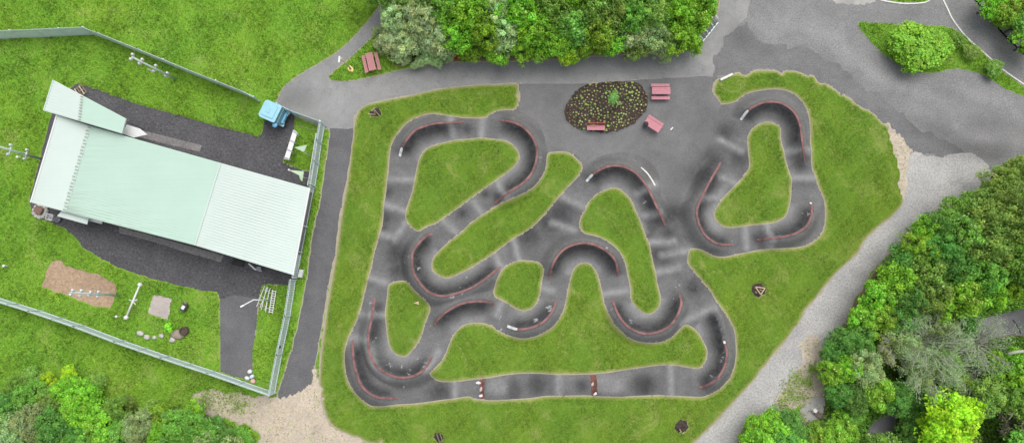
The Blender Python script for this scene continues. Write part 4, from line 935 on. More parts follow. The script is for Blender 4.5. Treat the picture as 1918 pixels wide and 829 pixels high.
def bench(px, py, rz, Lx, label, ms, mk):
    c = P(px, py, .45); r_ = empty('bench', (c.x, c.y, Hz(c.x, c.y)), rz, label, 'bench')
    mb = MB()
    for i in range(3): mb.box((0, -.19+i*.16, .45), (Lx, .15, .05))
    mb.build('seat', ms, r_)
    mb = MB()
    for i in range(2): mb.box((0, .30+i*.03, .62+i*.18), (Lx, .05, .15))
    mb.build('backrest', mk, r_)
    for s in (-1, 1):
        mb = MB(); mb.box((s*Lx*.38, 0, .21), (.08, .42, .42)); mb.bar((s*Lx*.38, .22, .1), (s*Lx*.38, .36, .85), .06, .06); mb.build('leg', M['dark'], r_)
bench(1116, 239, 0, 1.7, 'pink bench with a bright red backrest at the lower edge of the flower bed', M['pink'], M['red'])
bench(853, 108, R(4), 1.0, 'red bench half hidden under the bushes beside the path', M['red'], M['red'])
r_ = empty('litter_bin', at_ground(1207, 236), 0, 'small round black litter bin at the corner of the angled pink table', 'litter bin')
mb = MB(); mb.lathe((0, 0, 0), [(.17, 0), (.21, .75), (.22, .78)], 18); mb.build('body', M['grey'], r_, True); mb = MB(); mb.lathe((0, 0, .78), [(.24, 0), (.23, .07), (.08, .12)], 18); mb.build('lid', M['black'], r_, True)

# pole lamp with a yellow foot
r_ = empty('path_lamp', at_ground(658, 130.5), 0, 'slim pole lamp with a white tube head and pale yellow foot on the grass corner', 'lamp post'); o_ = r_.location.copy()
tp = P(639, 109, 4.2)-o_; mb = MB(); mb.tube([(0, 0, .1), tp], [.08, .06], 10); mb.build('post', M['wood'], r_, True)
mb = MB(); a = P(636, 105.5, 4.25)-o_; b = P(635, 117.5, 4.25)-o_; mb.bar(a, b, .15, .12); mb.bar((a+b)/2, tp, .05, .05); mb.build('lamp_head', M['white'], r_)
mb = MB(); mb.prism([(x, y, .22) for x, y in ((-.28, .22), (-.1, .34), (.2, .12), (.3, -.1), (.22, -.3), (.08, -.34), (.05, -.2), (-.05, -.32), (-.16, -.24), (-.3, 0))], .22); mb.build('foot', M['yellow'], r_, bevel=.03)
mb = MB(); mb.lathe((-.06, .04, .2), [(.1, 0), (.09, .06)], 12); mb.build('cap', M['black'], r_)
# cycle rack at the kerb
r_ = empty('bicycle_rack', at_ground(1327, 56), 0, 'low grey metal bicycle rack beside the path under the bushes', 'bicycle rack'); o_ = r_.location.copy()
fr = [P(x, y, .1)-o_ for x, y in ((1306, 70.5), (1316.5, 77.5), (1345, 42), (1336, 31))]
mb = MB(); mb.bar(fr[1], fr[2], .12, .10); mb.bar(fr[0], fr[3], .07, .08); mb.build('rail', M['galv'], r_)
for t in (0, .16, .33, .5, .66, .83, 1):
    a = fr[0].lerp(fr[3], t); b = fr[1].lerp(fr[2], t); mb = MB(); up = Vector((0, 0, .5)); mb.tube([a, a.lerp(b, .15)+up, a.lerp(b, .7)+up, b], .045, 8); mb.build('hoop', M['galv'] if t in (0, .33, .66, 1) else M['grey'], r_)
mb = MB(); mb.prism([p+Vector((0, 0, -.02)) for p in fr], .06); mb.build('base_plate', M['dark'], r_)
def small_sign(px, py, h, label, w_=.5, hh=.7, rz=.3):
    r_ = empty('sign', at_ground(px, py), rz, label, 'sign', None); mb = MB(); mb.tube([(0, 0, 0), (0, 0, h)], .04); mb.build('post', M['grey'], r_)
    mb = MB(); mb.box((0, -.05, h-.1), (w_, .04, hh), M=Matrix.Rotation(.7, 3, 'X')); mb.build('panel', M['white'], r_)
small_sign(1333, 9, 1.6, 'white sign at the right tip of the bushes by the path', .45, 1.0, .5)
small_sign(1868, 28, 2.0, 'slim white sign at the edge of the corner hedge', .2, .9, .3)
# timber beams
def beam(a, b, w_, h, mat, label, cat='beam', name='timber_beam'):
    A_ = at_ground(*a); B_ = at_ground(*b); mb = MB(); mb.bar(Vector((0, 0, h/2)), B_-A_+Vector((0, 0, h/2)), w_, h); o = mb.build(name, mat, None, bevel=.02); o.location = A_; tag(o, label, cat)
beam((1348, 151), (1371, 140), .22, .25, M['kerb'], 'short whitish beam edging the lawn north of the right hand loop', 'kerb', 'kerb_beam')
r_ = empty('boardwalk', at_ground(1527, 772), 0, 'grey weathered plank walkway leading into the wood from the stone slab', 'walkway'); o_ = r_.location.copy()
pts = [at_ground(x, y)-o_+Vector((0, 0, .18)) for x, y in ((1526, 771), (1541, 781), (1558, 795), (1578, 814))]
mb = MB()
for a, b in zip(pts, pts[1:]):
    n_ = int((b-a).length/.2)
    for i in range(n_): p = a.lerp(b, (i+.5)/n_); mb.box(p, (.17, .45, .05), rz=math.atan2(b.y-a.y, b.x-a.x))
mb.build('planks', M['oldwood'], r_)
for s in (-1, 1):
    mb = MB()
    for a, b in zip(pts, pts[1:]): u = (b-a).normalized(); nrm = Vector((-u.y, u.x, 0))*.18*s+Vector((0, 0, -.08)); mb.bar(a+nrm, b+nrm, .06, .1)
    mb.build('bearer', M['oldwood'], r_)
put(MB().lathe((0, 0, 0), [(.2, 0), (.2, .5), (.13, .56)], 14).build('marker_post', M['white'], None), 1523, 767, 'white round post where the plank walkway meets the stone slab', 'post')
# stakes round dead saplings
def sapling(px, py, stk, label, top=None, mat='wood'):
    r_ = empty('staked_sapling', at_ground(px, py), 0, label, 'sapling', 'staked saplings in the lawn'); o_ = r_.location.copy()
    for a, ha, b, hb in stk:
        A_ = P(*a, ha)-o_; B_ = P(*b, hb)-o_; mb = MB(); mb.bar(A_, B_, .075, .075); mb.build('stake', M[mat], r_)
    mb = MB(); mb.tube([(0, 0, -.05), (.03, .02, .7), (-.02, .05, 1.2)], [.03, .02, .01], 6); mb.build('stem', M['bark'], r_)
sapling(704, 212, [((703, 215), .15, (699, 203), 1.5), ((703, 215), .15, (690, 213.5), 1.5), ((712, 218), 0, (699, 203), 1.5)], 'staked sapling in a soil patch at the top left corner of the track lawn')
sapling(1421, 544, [((1415, 537), .9, (1433, 539), .9), ((1433, 539), .9, (1425, 551), .9), ((1425, 551), .9, (1415, 537), .9), ((1414, 540), 0, (1416, 537), .9), ((1417, 548), 0, (1415, 546), .5), ((1423, 542), .6, (1430, 544), .6)], 'sapling guarded by a triangular timber frame on the lawn right of the track')
sapling(1277, 800, [((1273, 803), .1, (1276, 808), 1.0), ((1282, 808), .1, (1279, 811), 1.0)], 'staked sapling in a round soil patch at the bottom right of the lawn')
sapling(822, 823, [((818, 812), .2, (824, 828), .9), ((824, 811), .1, (830, 828), .8)], 'staked sapling at the bottom edge of the lawn', mat='oldwood')
mb = MB(); mb.prism([Vector((*(P(x, y, 0)-P(783, 567, 0)).xy, .14)) for x, y in ((775, 567), (784.5, 563.5), (785.5, 570.5))], .16); put(mb.build('timber_wedge', M['wood'], None, bevel=.02), 783, 567, 'small pale triangular timber wedge on the small left island', 'wedge')
mb = MB(); mb.box((0, 0, .03), (.35, .12, .06)); put(mb.build('litter', M['white'], None), 1258, 241, 'small white scrap of litter right of the angled pink table', 'litter', None, .8)
# debris at the foot of the two jumps
for j, (x, y, m_, lb) in enumerate(((896, 716, 'white', 'pale chipped stone at the top corner of the left jump gap'), (901, 740, 'white', 'pale chipped stone at the bottom corner of the left jump gap'), (1115, 735, 'white', 'white stone at the bottom corner of the right jump gap'), (1110, 718, 'stone', 'pale stone fragment in the middle of the right jump gap'), (901, 728, 'stone', 'pale stone fragment in the middle of the left jump gap'))):
    put(MB().rock((0, 0, .03), .13, 70+j, .5, 1.8, .3*j).build('stone', M[m_], None, True), x, y, lb, 'stone', 'stones in the jump gaps')
# ---------------------------------------------------------------- vegetation
def leaf_mesh(name, cents, norms, size, cols, mat, aspect=.55, bend=.25, seed=0):
    """one small bent leaf clump face per centre"""
    q = np.random.default_rng(seed); n = len(cents)
    nz = norms/np.maximum(np.linalg.norm(norms, axis=1, keepdims=True), 1e-6)
    rnd = q.normal(size=(n, 3)); u = np.cross(nz, rnd); u /= np.maximum(np.linalg.norm(u, axis=1, keepdims=True), 1e-6); v = np.cross(nz, u)
    s = size*q.uniform(.65, 1.35, (n, 1))
    a = cents-u*s*.5; b = cents+v*s*aspect*.5-nz*s*bend*.2; c = cents+u*s*.5-nz*s*bend; d = cents-v*s*aspect*.5-nz*s*bend*.2
    co = np.stack([a, b, c, d], 1).reshape(-1, 3)
    me = bpy.data.meshes.new(name); me.vertices.add(len(co)); me.vertices.foreach_set('co', co.ravel().astype(np.float32))
    idx = np.arange(n*4, dtype=np.int32); me.loops.add(n*4); me.loops.foreach_set('vertex_index', idx)
    me.polygons.add(n); me.polygons.foreach_set('loop_start', np.arange(n, dtype=np.int32)*4); me.update(calc_edges=True)
    at = me.attributes.new('leaf', 'FLOAT_COLOR', 'POINT'); c4 = np.ones((n, 4)); c4[:, :3] = cols; at.data.foreach_set('color', np.repeat(c4, 4, 0).ravel().astype(np.float32))
    me.materials.append(mat); return me
def crown_pts(seed, Rr, Hh, ncl, per, zc, rc=(.24, .42), drop=0.0, squash=1.0):
    q = np.random.default_rng(seed); C_ = []; Nn = []; K = []; f1, f2, f3 = q.uniform(0, 6.28, 3); lobe = lambda a: .86+.13*np.sin(2*a+f1)+.11*np.sin(3*a+f2)+.08*np.sin(5*a+f3)
    for i in range(ncl):
        t = q.random()**.55; a = q.uniform(0, 2*math.pi); rr = Rr*t*.98*float(lobe(a))
        zz = zc+Hh*.42*(math.sqrt(max(0, 1-t*t*.9)))*q.uniform(.35, 1.2)-drop*t
        if q.random() < .22: zz -= Hh*.25
        c = np.array([math.cos(a)*rr, math.sin(a)*rr, zz]); r_ = Rr*q.uniform(*rc); k = int(per*q.uniform(.5, 1.3))
        d = q.normal(size=(k, 3)); d[:, 2] += .25; d /= np.linalg.norm(d, axis=1, keepdims=True)
        p = c+d*r_*q.uniform(.55, 1.06, (k, 1))*np.array([1, 1, .75*squash]); C_.append(p)
        Nn.append(d*.8+np.array([0, 0, .75])+q.normal(size=(k, 3))*.42)
        b = q.uniform(.72, 1.28); y = q.uniform(-.12, .12)
        cc = np.clip(b*q.uniform(.7, 1.35, (k, 1)), .35, 2.0)*np.array([[1+y, 1, 1-y]])*np.clip(.8+.35*d[:, 2:3], .55, 1.2)**0
        if BLOSSOM: cc[q.random(k) < .06] = (3.0, 1.7, 6.0)   # blossom
        K.append(cc)
    # loose leaves and shoots between and beyond the clumps, so that the outline frays and the gaps half fill
    k = int(ncl*per*.10); a = q.uniform(0, 2*math.pi, k); t = q.random(k)**.5*1.12*lobe(a)
    zt = zc+Hh*.40*np.sqrt(np.clip(1-t*t*.85, 0, 1))*q.uniform(.45, 1.1, k)-drop*t
    C_.append(np.column_stack([np.cos(a)*Rr*t, np.sin(a)*Rr*t, zt])); Nn.append(q.normal(size=(k, 3))*.5+np.array([0, 0, 1.0])); K.append(q.uniform(.7, 1.5, (k, 1))*np.ones((1, 3)))
    return np.concatenate(C_), np.concatenate(Nn), np.concatenate(K)
def limb_mesh(mb, q, z0, Hh, Rr, n, r0):
    for i in range(n):
        a = 2*math.pi*(i+q.uniform(-.3, .3))/n; e = q.uniform(.55, .85)*Rr; zt = z0+(Hh-z0)*q.uniform(.55, .85)
        mb.tube([(0, 0, z0*q.uniform(.6, 1)), (math.cos(a)*e*.45, math.sin(a)*e*.45, (z0+zt)*.5+.2), (math.cos(a)*e, math.sin(a)*e, zt)], [r0*.55, r0*.35, r0*.12], 6, False)
PROTO = {}; BLOSSOM = False
def proto(key, mat, Rr, Hh, ncl, per, size, seed, name, asp=.55, bend=.25, rc=(.11, .24), bark='bark', drop=0.0, limbs=6, r0=.14):
    zc = Hh*.52; c, n_, k = crown_pts(seed, Rr, Hh, ncl, per, zc, rc, drop)
    c[:, 2] = np.maximum(c[:, 2], .12)
    q = random.Random(seed); mb = MB(); mb.tube([(0, 0, -.3), (.05, 0, Hh*.25), (.02, .05, Hh*.7)], [r0, r0*.75, r0*.3], 8, False); limb_mesh(mb, q, Hh*.25, Hh, Rr, limbs, r0)
    tm = bpy.data.meshes.new(name+'_trunk'); tm.from_pydata(mb.v, [], mb.f); tm.update(); tm.materials.append(M[bark])
    PROTO[key] = (leaf_mesh(name+'_crown', c, n_, size, k, mat, asp, bend, seed), tm, Rr, Hh, name)
SP = dict(bright=('bright', .24, .6, 'broadleaf_tree'), mid=('mid', .22, .6, 'broadleaf_tree'), dark=('dark', .2, .6, 'broadleaf_tree'), willow=('willow', .34, .22, 'willow'), lime=('lime', .27, .6, 'broadleaf_tree'), grey=('grey', .2, .45, 'shrub'), olive=('olive', .2, .5, 'broadleaf_tree'))
for sp, (mt, sz, asp, nm) in SP.items():
    for v_ in range(3):
        BLOSSOM = sp in ('bright', 'mid') and v_ == 1
        proto((sp, v_), LM[mt], 2.0, 4.5, 92+v_*8, 78, sz*.86, 11*v_+hash(sp) % 1 + sum(map(ord, sp)), nm, asp, .3 if sp != 'willow' else .6, drop=.0 if sp != 'willow' else .5)
cnt = {}
def tree(x, y, rpx, sp, h, label, group, cat='tree', name=None):
    """crown centre seen at photo pixel x,y with radius rpx pixels, total height h metres"""
    v_ = random.randrange(3); cm, tm, Rr, Hh, nm = PROTO[(sp, v_)]
    p = P(x, y, h*.66); z0 = Hz(p.x, p.y) if abs(p.x) < 59 and -23 < p.y < 38 else 0
    s = rpx*1.12*.05*(HC-h*.66)/HC/Rr
    r_ = empty(name or nm, (p.x, p.y, z0), random.uniform(0, 6.28), label, cat, group); r_.scale = (s*random.uniform(.93, 1.07), s*random.uniform(.93, 1.07), h/Hh)
    c = bpy.data.objects.new('crown', cm); COL.objects.link(c); c.parent = r_
    t = bpy.data.objects.new('trunk', tm); COL.objects.link(t); t.parent = r_
    return r_
SPN = dict(bright='bright green leafy', mid='mid green leafy', dark='dark green dense', willow='silver green feathery', lime='vivid lime green', grey='grey green fine leaved', olive='olive green loose')
# --- bushes and trees north of the path
def sz(r_): return 'large' if r_ > 44 else ('small' if r_ < 30 else 'medium sized')
north = [(742,28,34,'willow',5.0),(735,75,26,'willow',3.2),(765,78,34,'willow',3.6),(790,30,42,'willow',6),(835,22,38,'mid',6),(820,70,36,'willow',4.5),(862,68,36,'bright',5),(850,30,32,'bright',6),(885,20,40,'bright',6.5),(905,60,34,'bright',5.5),(884,95,24,'bright',3),(925,96,28,'bright',3),
 (930,20,36,'willow',6),(950,60,34,'willow',5.2),(975,85,30,'bright',3.5),(970,25,38,'bright',6.5),(1005,50,38,'bright',5.5),(1010,92,26,'bright',3),(1040,22,38,'mid',6.2),(1045,70,34,'bright',4.5),(1060,95,24,'lime',3),(1075,45,36,'mid',5.5),(1085,85,28,'bright',3.4),(1105,20,36,'mid',6),
 (1120,60,36,'bright',5),(1150,20,38,'olive',6),(1150,75,30,'bright',3.6),(1185,30,38,'mid',6),(1190,62,34,'willow',4.5),(1195,90,24,'olive',3),(1225,25,38,'olive',6),(1228,65,34,'grey',4.6),(1240,90,22,'willow',2.6),(1265,25,36,'bright',6),(1270,65,36,'bright',4.6),(1295,80,22,'bright',3),(1300,40,36,'bright',5),(1318,12,26,'bright',5)]
north_l = [(720,40,'above the end of the narrow path'),(760,80,'beside the weathered picnic table'),(860,90,'above the red bench'),(960,90,'above the main path left of the flower bed'),(1080,90,'straight above the flower bed'),(1200,90,'above the square pink table'),(1310,60,'by the bicycle rack'),(820,20,'at the top edge above the red bench'),(950,20,'at the top edge left of centre'),(1080,20,'at the top edge above the flower bed'),(1200,20,'at the top edge above the pink tables'),(1300,15,'at the top edge by the white sign')]
def near(lst, x, y): return min(lst, key=lambda l: (l[0]-x)**2+(l[1]-y)**2)[2]
used = {}
def add(x, y, r_, sp, h, lms, group):
    nm = 'tree' if h > 3.4 else 'bush'
    lb = '%s %s %s %s' % (sz(r_), SPN[sp], nm, near(lms, x, y))
    tree(x, y, r_, sp, h, lb, group, nm, None if sp == 'willow' else ('broadleaf_tree' if h > 3.4 else 'leafy_bush'))
for a in north: add(*a, north_l, 'trees and bushes north of the path')
for x, y, r_ in ((712, 84, 14), (706, 60, 11), (722, 58, 14), (757, 108, 14), (800, 104, 17), (786, 116, 10), (818, 116, 10), (776, 122, 7), (840, 100, 14)): add(x, y, r_, 'willow', 1.6, [(706, 60, 'spilling over the narrow path'), (740, 95, 'right of the weathered picnic table'), (785, 120, 'leaning out over the main path'), (840, 105, 'left of the red bench')], 'willow sprays at the path edge')
for x in range(720, 1340, 62): tree(x+random.uniform(-15, 15), -25+random.uniform(-8, 8), 46, random.choice(['bright', 'mid', 'olive']), 6.5, 'tree at the back of the thicket along the top edge', 'trees at the back of the north thicket')
# --- clipped leafy shrub on the grass island, weeds beside it
add(1722, 88, 46, 'bright', 2.2, [(0, 0, 'on the grass island at the top right')], None)
add(1702, 104, 28, 'bright', 1.7, [(0, 0, 'hugging the south west of the big island bush')], None)
add(1762, 84, 22, 'bright', 1.6, [(0, 0, 'right next to the big island bush')], None)
add(1820, 98, 16, 'olive', 1.0, [(0, 0, 'in the tall grass by the white kerb')], None); add(1862, 128, 16, 'mid', 1.0, [(0, 0, 'at the narrow end of the grass island')], None); add(1795, 75, 14, 'mid', .9, [(0, 0, 'in the upper corner of the grass island')], None)
for x, y, r_, sp in ((1858,8,26,'bright'),(1885,22,30,'bright'),(1912,45,30,'mid'),(1905,5,34,'bright'),(1930,80,26,'bright'),(1940,20,40,'mid'),(1870,38,12,'olive')):
    add(x, y, r_, sp, 3.2 if r_ > 15 else 1.2, [(1850, 0, 'at the left of the corner hedge'), (1920, 10, 'in the far corner of the hedge'), (1925, 80, 'at the lower end of the corner hedge'), (1880, 35, 'on the kerb side of the corner hedge')], 'bushes of the corner hedge')
# --- wood right of the gravel path
east_l = [(1900,330,'where the gravel meets the road'),(1800,380,'along the upper gravel edge'),(1700,450,'beside the bend of the gravel path'),(1640,520,'beside the middle of the gravel path'),(1600,590,'on the bulge beside the gravel path'),(1560,690,'left of the dead trees by the gravel path'),(1560,760,'beside the plank walkway'),(1430,800,'at the bottom edge by the gravel path'),(1900,420,'at the right edge above the stream'),(1800,470,'in the middle of the upper wood'),(1880,540,'just above the open water'),(1720,560,'in the heart of the wood'),(1680,700,'around the dead trees'),(1770,800,'at the bottom near the lime tree'),(1890,720,'at the right edge below the fallen log'),(1640,780,'beside the lower water'),(1880,810,'in the bottom right corner')]
east = [(1905,320,30,'olive',5),(1880,345,34,'olive',5),(1850,372,32,'olive',4.6),(1820,385,26,'mid',3.5),(1895,380,44,'olive',7),(1850,415,40,'olive',6.5),(1905,430,44,'olive',7.5),(1790,400,28,'mid',4),(1765,425,32,'dark',5),(1800,440,40,'mid',6),(1735,440,30,'bright',4),(1720,470,34,'bright',4.6),(1760,470,36,'dark',5.5),
 (1850,470,42,'olive',7),(1900,490,44,'mid',7),(1690,490,32,'dark',4),(1680,525,36,'bright',4.6),(1735,510,38,'mid',5.5),(1785,500,38,'dark',6),(1835,520,40,'mid',6.5),(1650,555,32,'bright',4),(1700,555,36,'dark',5),(1745,550,36,'olive',5.5),(1795,560,42,'bright',6),(1845,548,34,'bright',5.5),(1893,540,28,'bright',5),
 (1615,590,26,'bright',3.2),(1650,595,30,'bright',3.6),(1690,600,32,'dark',4),(1585,640,26,'dark',3),(1560,660,22,'dark',2.6),(1610,640,28,'dark',3.4),(1560,700,24,'bright',3),(1590,690,28,'bright',3.4),(1620,690,34,'grey',4),(1575,735,26,'dark',3),(1600,745,30,'dark',3.4),(1640,730,32,'bright',3.6),(1598,775,20,'mid',2.2),(1680,745,30,'dark',3.4),
 (1730,740,30,'dark',3.6),(1722,788,22,'dark',3),(1580,800,26,'bright',2.2),(1560,820,26,'bright',2.4),(1780,790,46,'lime',6.5),(1762,815,32,'lime',5),(1810,770,26,'lime',4.5),(1745,800,22,'lime',3.6),(1800,610,26,'dark',4),(1905,680,28,'bright',4),(1870,690,30,'bright',3.5),(1910,700,34,'bright',4),(1800,715,28,'olive',3.5),(1850,740,32,'olive',4),
 (1900,745,32,'mid',4),(1720,815,26,'dark',3),(1440,795,30,'bright',2.6),(1470,800,32,'dark',2.6),(1415,812,28,'bright',2.4),(1455,822,30,'bright',2.4),(1500,822,24,'dark',2.0),(1530,825,24,'bright',2.0),(1690,640,30,'grey',4.2),(1760,610,30,'grey',4.4),(1760,680,30,'olive',4),(1720,700,28,'grey',3.8),(1530,800,14,'mid',1.2)]
for a in east: add(*a, east_l, 'trees and bushes of the wood right of the gravel path')
for k in range(34):
    x, y = random.choice([(random.uniform(1950, 2150), random.uniform(330, 900)), (random.uniform(1420, 2000), random.uniform(850, 930))])
    tree(x, y, random.uniform(34, 50), random.choice(['mid', 'dark', 'olive', 'bright']), random.uniform(3, 6), 'tree in the outer part of the wood past the picture edge', 'trees beyond the picture edge')
# --- thicket at the bottom left
west_l = [(40,740,'above the bottom left corner'),(20,800,'in the bottom left corner'),(140,720,'at the upper edge of the bottom thicket'),(150,790,'in the bottom thicket left of centre'),(260,800,'at the bottom edge below the fence middle'),(350,800,'nearest the sandy gravel at the bottom'),(440,810,'at the tip beside the sandy gravel')]
west = [(20,760,30,'dark',3.4),(15,805,36,'grey',4),(55,740,28,'mid',3),(60,790,34,'grey',4),(95,750,26,'olive',2.6),(100,800,34,'dark',4),(130,730,26,'bright',2.6),(150,770,32,'bright',3.4),(165,735,22,'bright',2.4),(185,800,32,'bright',3.4),(150,820,28,'dark',3.4),(215,770,26,'mid',2.4),(225,815,28,'mid',3),(260,800,30,'grey',3.6),(300,775,22,'bright',2.4),(305,810,28,'bright',3),(345,800,36,'mid',4),(385,815,26,'mid',3),(360,775,22,'bright',2.4),(60,705,18,'olive',1.6),(90,715,16,'lime',1.4),(130,700,14,'lime',1.2),(95,765,16,'lime',1.6),(180,715,16,'olive',1.4),(30,725,22,'mid',2),(420,815,22,'dark',2.0),(455,822,20,'mid',1.6),(280,770,18,'olive',1.6),(240,750,14,'olive',1.0),(405,795,16,'dark',1.2)]
for a in west: add(*a, west_l, 'bushes of the thicket at the bottom left')
for k in range(10): tree(random.uniform(-80, 460), random.uniform(850, 900), 42, random.choice(['mid', 'dark', 'grey']), 4, 'bush of the bottom thicket past the picture edge', 'bushes beyond the picture edge')
# --- small tree in the flower bed with stakes
BLOSSOM = False
c, n_, k = crown_pts(77, .62, 1.6, 12, 60, 1.9, (.25, .45)); B0 = at_ground(1152, 204)
r_ = empty('young_tree', B0, 0, 'young green tree with two timber stakes in the middle of the flower bed', 'tree')
top = P(1151, 186, 2.4)-B0
cm = bpy.data.objects.new('crown', leaf_mesh('young_crown', c+np.array([top.x, top.y, 0]), n_, .16, k*np.array([1.1, 1.1, 2.0]), LM['mid'], .45, .3, 5)); COL.objects.link(cm); cm.parent = r_
MB().tube([(0, 0, -.1), (top.x*.6, top.y*.6, 1.4), (top.x, top.y, 2.3)], [.05, .035, .015], 7).build('trunk', M['bark'], r_)
for a, b in (((1152, 203), (1145, 193)), ((1153, 203), (1160, 191))): MB().bar(P(*a, .1)-B0, P(*b, 1.5)-B0, .07, .07).build('stake', M['wood'], r_)
# --- bed plants: 300 of them one by one
poly = None
for nme, pl, e_ in L:
    if nme == 'soil': poly = pl
q = np.random.default_rng(4); lo, hi = poly.min(0), poly.max(0); pts = []
cen_ = poly.mean(0)
while len(pts) < 300:
    p = lo+(hi-lo)*q.random(2)
    if inside(np.array([p]), cen_+(poly-cen_)*.97)[0] and all((p[0]-a)**2+(p[1]-b)**2 > .045 for a, b in pts) and (p[0]-B0.x)**2+(p[1]-B0.y)**2 > .1: pts.append(tuple(p))
pm = []
for i, (colr, s) in enumerate((((1.5, 1.2, 1.2), .11), ((.9, .9, .6), .14), ((1.7, 1.3, 1.5), .09), ((.55, .6, .5), .16))):
    k_ = 9; d = q.normal(size=(k_, 3)); d[:, 2] = np.abs(d[:, 2])+.4; d /= np.linalg.norm(d, axis=1, keepdims=True)
    pm.append(leaf_mesh('bed_plant', d*s*.7+np.array([0, 0, .06]), d+np.array([0, 0, .8]), s*1.0, np.array([colr])*q.uniform(.7, 1.3, (k_, 1)), LM['grey'], .7, .3, i))
d = q.normal(size=(10, 3)); d[:, 2] = np.abs(d[:, 2])+.4; d /= np.linalg.norm(d, axis=1, keepdims=True); pm.append(leaf_mesh('bed_plant', d*.09+np.array([0, 0, .05]), d+np.array([0, 0, .8]), .13, np.array([[.75, .42, .5]])*q.uniform(.7, 1.4, (10, 1)), LM['grey'], .6, .3, 9))
for i, p in enumerate(pts):
    o = bpy.data.objects.new('bed_plant', pm[4 if (not inside(np.array([p]), cen_+(poly-cen_)*.86)[0] and random.random() < .65) else random.choice((0, 0, 1, 1, 2, 3, 4))]); COL.objects.link(o); o.location = (p[0], p[1], Hz(*p)); sc = random.uniform(.45, 1.3); o.scale = (sc, sc, sc); o.rotation_euler.z = random.uniform(0, 6)
    tag(o, 'small pale green plant in the dark soil of the flower bed', 'plant', 'small plants in the flower bed')
# plant beside the rocks
c, n_, k = crown_pts(5, .45, .8, 8, 30, .3, (.3, .5)); c[:, 2] = np.maximum(c[:, 2], .05); o = bpy.data.objects.new('leafy_bush', leaf_mesh('rock_plant', c, n_, .22, k*1.3, LM['bright'], .4, .3, 9)); COL.objects.link(o); put(o, 321, 613, 'low bright green plant growing just above the large brownish rock', 'plant')
# --- dead and half bare trees with pale branches
def bare_tree(px, py, rpx, h, label, seed, sparse='grey', dens=900, colr=(1, 1, 1)):
    q = random.Random(seed); B_ = P(px, py, 0); B_ = Vector((B_.x, B_.y, Hz(B_.x, B_.y))); r_ = empty('bare_tree', B_, 0, label, 'tree', 'half dead trees in the wood'); Rr = rpx*.05
    mb = MB(); mb.tube([(0, 0, -.2), (0, 0, h*.5)], [.16, .09], 8, False); mb.build('trunk', M['palebark'], r_, True)
    mb = MB(); tips = []
    for i in range(34):
        a = q.uniform(0, 6.28); e = Rr*q.uniform(.7, 1.0); z1 = h*q.uniform(.35, .6); z2 = h*q.uniform(.6, 1.0)
        c1 = Vector((math.cos(a)*e*.5, math.sin(a)*e*.5, z1+.5*(z2-z1)+.15)); c2 = Vector((math.cos(a+.12)*e, math.sin(a+.12)*e, z2))
        mb.tube([(0, 0, h*.35), c1*.55+Vector((q.uniform(-.15, .15), q.uniform(-.15, .15), h*.16)), c1, c1.lerp(c2, .5)+Vector((q.uniform(-.22, .22), q.uniform(-.22, .22), .1)), c2], [.045, .036, .028, .018, .009], 5, False)
        for j in range(16):
            t = q.uniform(.2, 1); p = Vector((0, 0, h*.35)).lerp(c1, t*2) if t < .5 else c1.lerp(c2, t*2-1); a2 = a+q.uniform(-1.3, 1.3); l = Rr*q.uniform(.15, .38)
            p2 = p+Vector((math.cos(a2)*l, math.sin(a2)*l, q.uniform(-.1, .4))); mb.tube([p, p.lerp(p2, .5)+Vector((q.uniform(-.08, .08), q.uniform(-.08, .08), .04)), p2], [.016, .011, .006], 4, False); tips += [p2, p.lerp(p2, .6)]
    mb.build('branches', M['palebark'] if seed < 9 else M['oldwood'], r_)
    g_ = np.random.default_rng(seed); T = np.array([tuple(t) for t in tips]); idx = g_.integers(0, len(T), dens); c = T[idx]+g_.normal(size=(dens, 3))*.16; n_ = g_.normal(size=(dens, 3))*.5+np.array([0, 0, 1])
    o = bpy.data.objects.new('crown', leaf_mesh('sparse_crown', c, n_, .13, g_.uniform(.7, 1.4, (dens, 1))*np.array([colr]), LM[sparse], .5, .3, seed)); COL.objects.link(o); o.parent = r_
bare_tree(1700, 640, 58, 5.2, 'half dead tree with pale branches, leftmost of the bare ones', 1, 'olive', 4200, (1.15, 1.2, 2.6))
bare_tree(1810, 640, 52, 5.0, 'nearly bare pale tree reaching towards the open water', 2, 'olive', 3200, (1.15, 1.2, 2.6))
bare_tree(1700, 690, 50, 4.8, 'pale twiggy tree with star shaped branches above the lower water', 3, 'olive', 3600, (1.15, 1.2, 2.4))
bare_tree(1790, 690, 48, 4.0, 'bare brownish tree with fine twigs in the gap of the wood', 4, 'olive', 500)
bare_tree(1895, 755, 50, 4.6, 'half dead tree with pale branches at the right edge', 5, 'olive', 1500, (1.3, 1.1, 1.3))
bare_tree(1650, 650, 36, 4.0, 'small pale twiggy tree on the path side of the wood', 6, 'olive', 1400, (1.3, 1.1, 1.2))
bare_tree(1875, 795, 48, 3.4, 'brown leafless thicket of fine twigs in the bottom right corner', 9, 'olive', 260)
bare_tree(1915, 815, 40, 3.0, 'small brown leafless shrub at the lower right frame corner', 10, 'olive', 200)
bare_tree(1240, 88, 16, 2.2, 'small bare pale shrub at the path edge above the pink table', 8, 'willow', 200)
# fallen logs and sticks by the stream
def log(pts, r_, mat, label, name='fallen_log'):
    w_ = [P(x, y, z_) for x, y, z_ in pts]; o_ = w_[0].copy(); o_.z = 0
    o = MB().tube([p-o_ for p in w_], r_, 9).build(name, M[mat], None, True); o.location = o_; tag(o, label, 'log')
log([(1888, 662, 4.0), (1905, 658, 4.2), (1960, 654, 3.2)], [.14, .13, .12], 'palebark', 'pale bare log sticking in from the right edge below the water')
log([(1897, 598, .0), (1905, 608, .1), (1912, 624, -.4)], [.05, .06, .03], 'dark', 'dark forked stick lying in the open water at the right edge')
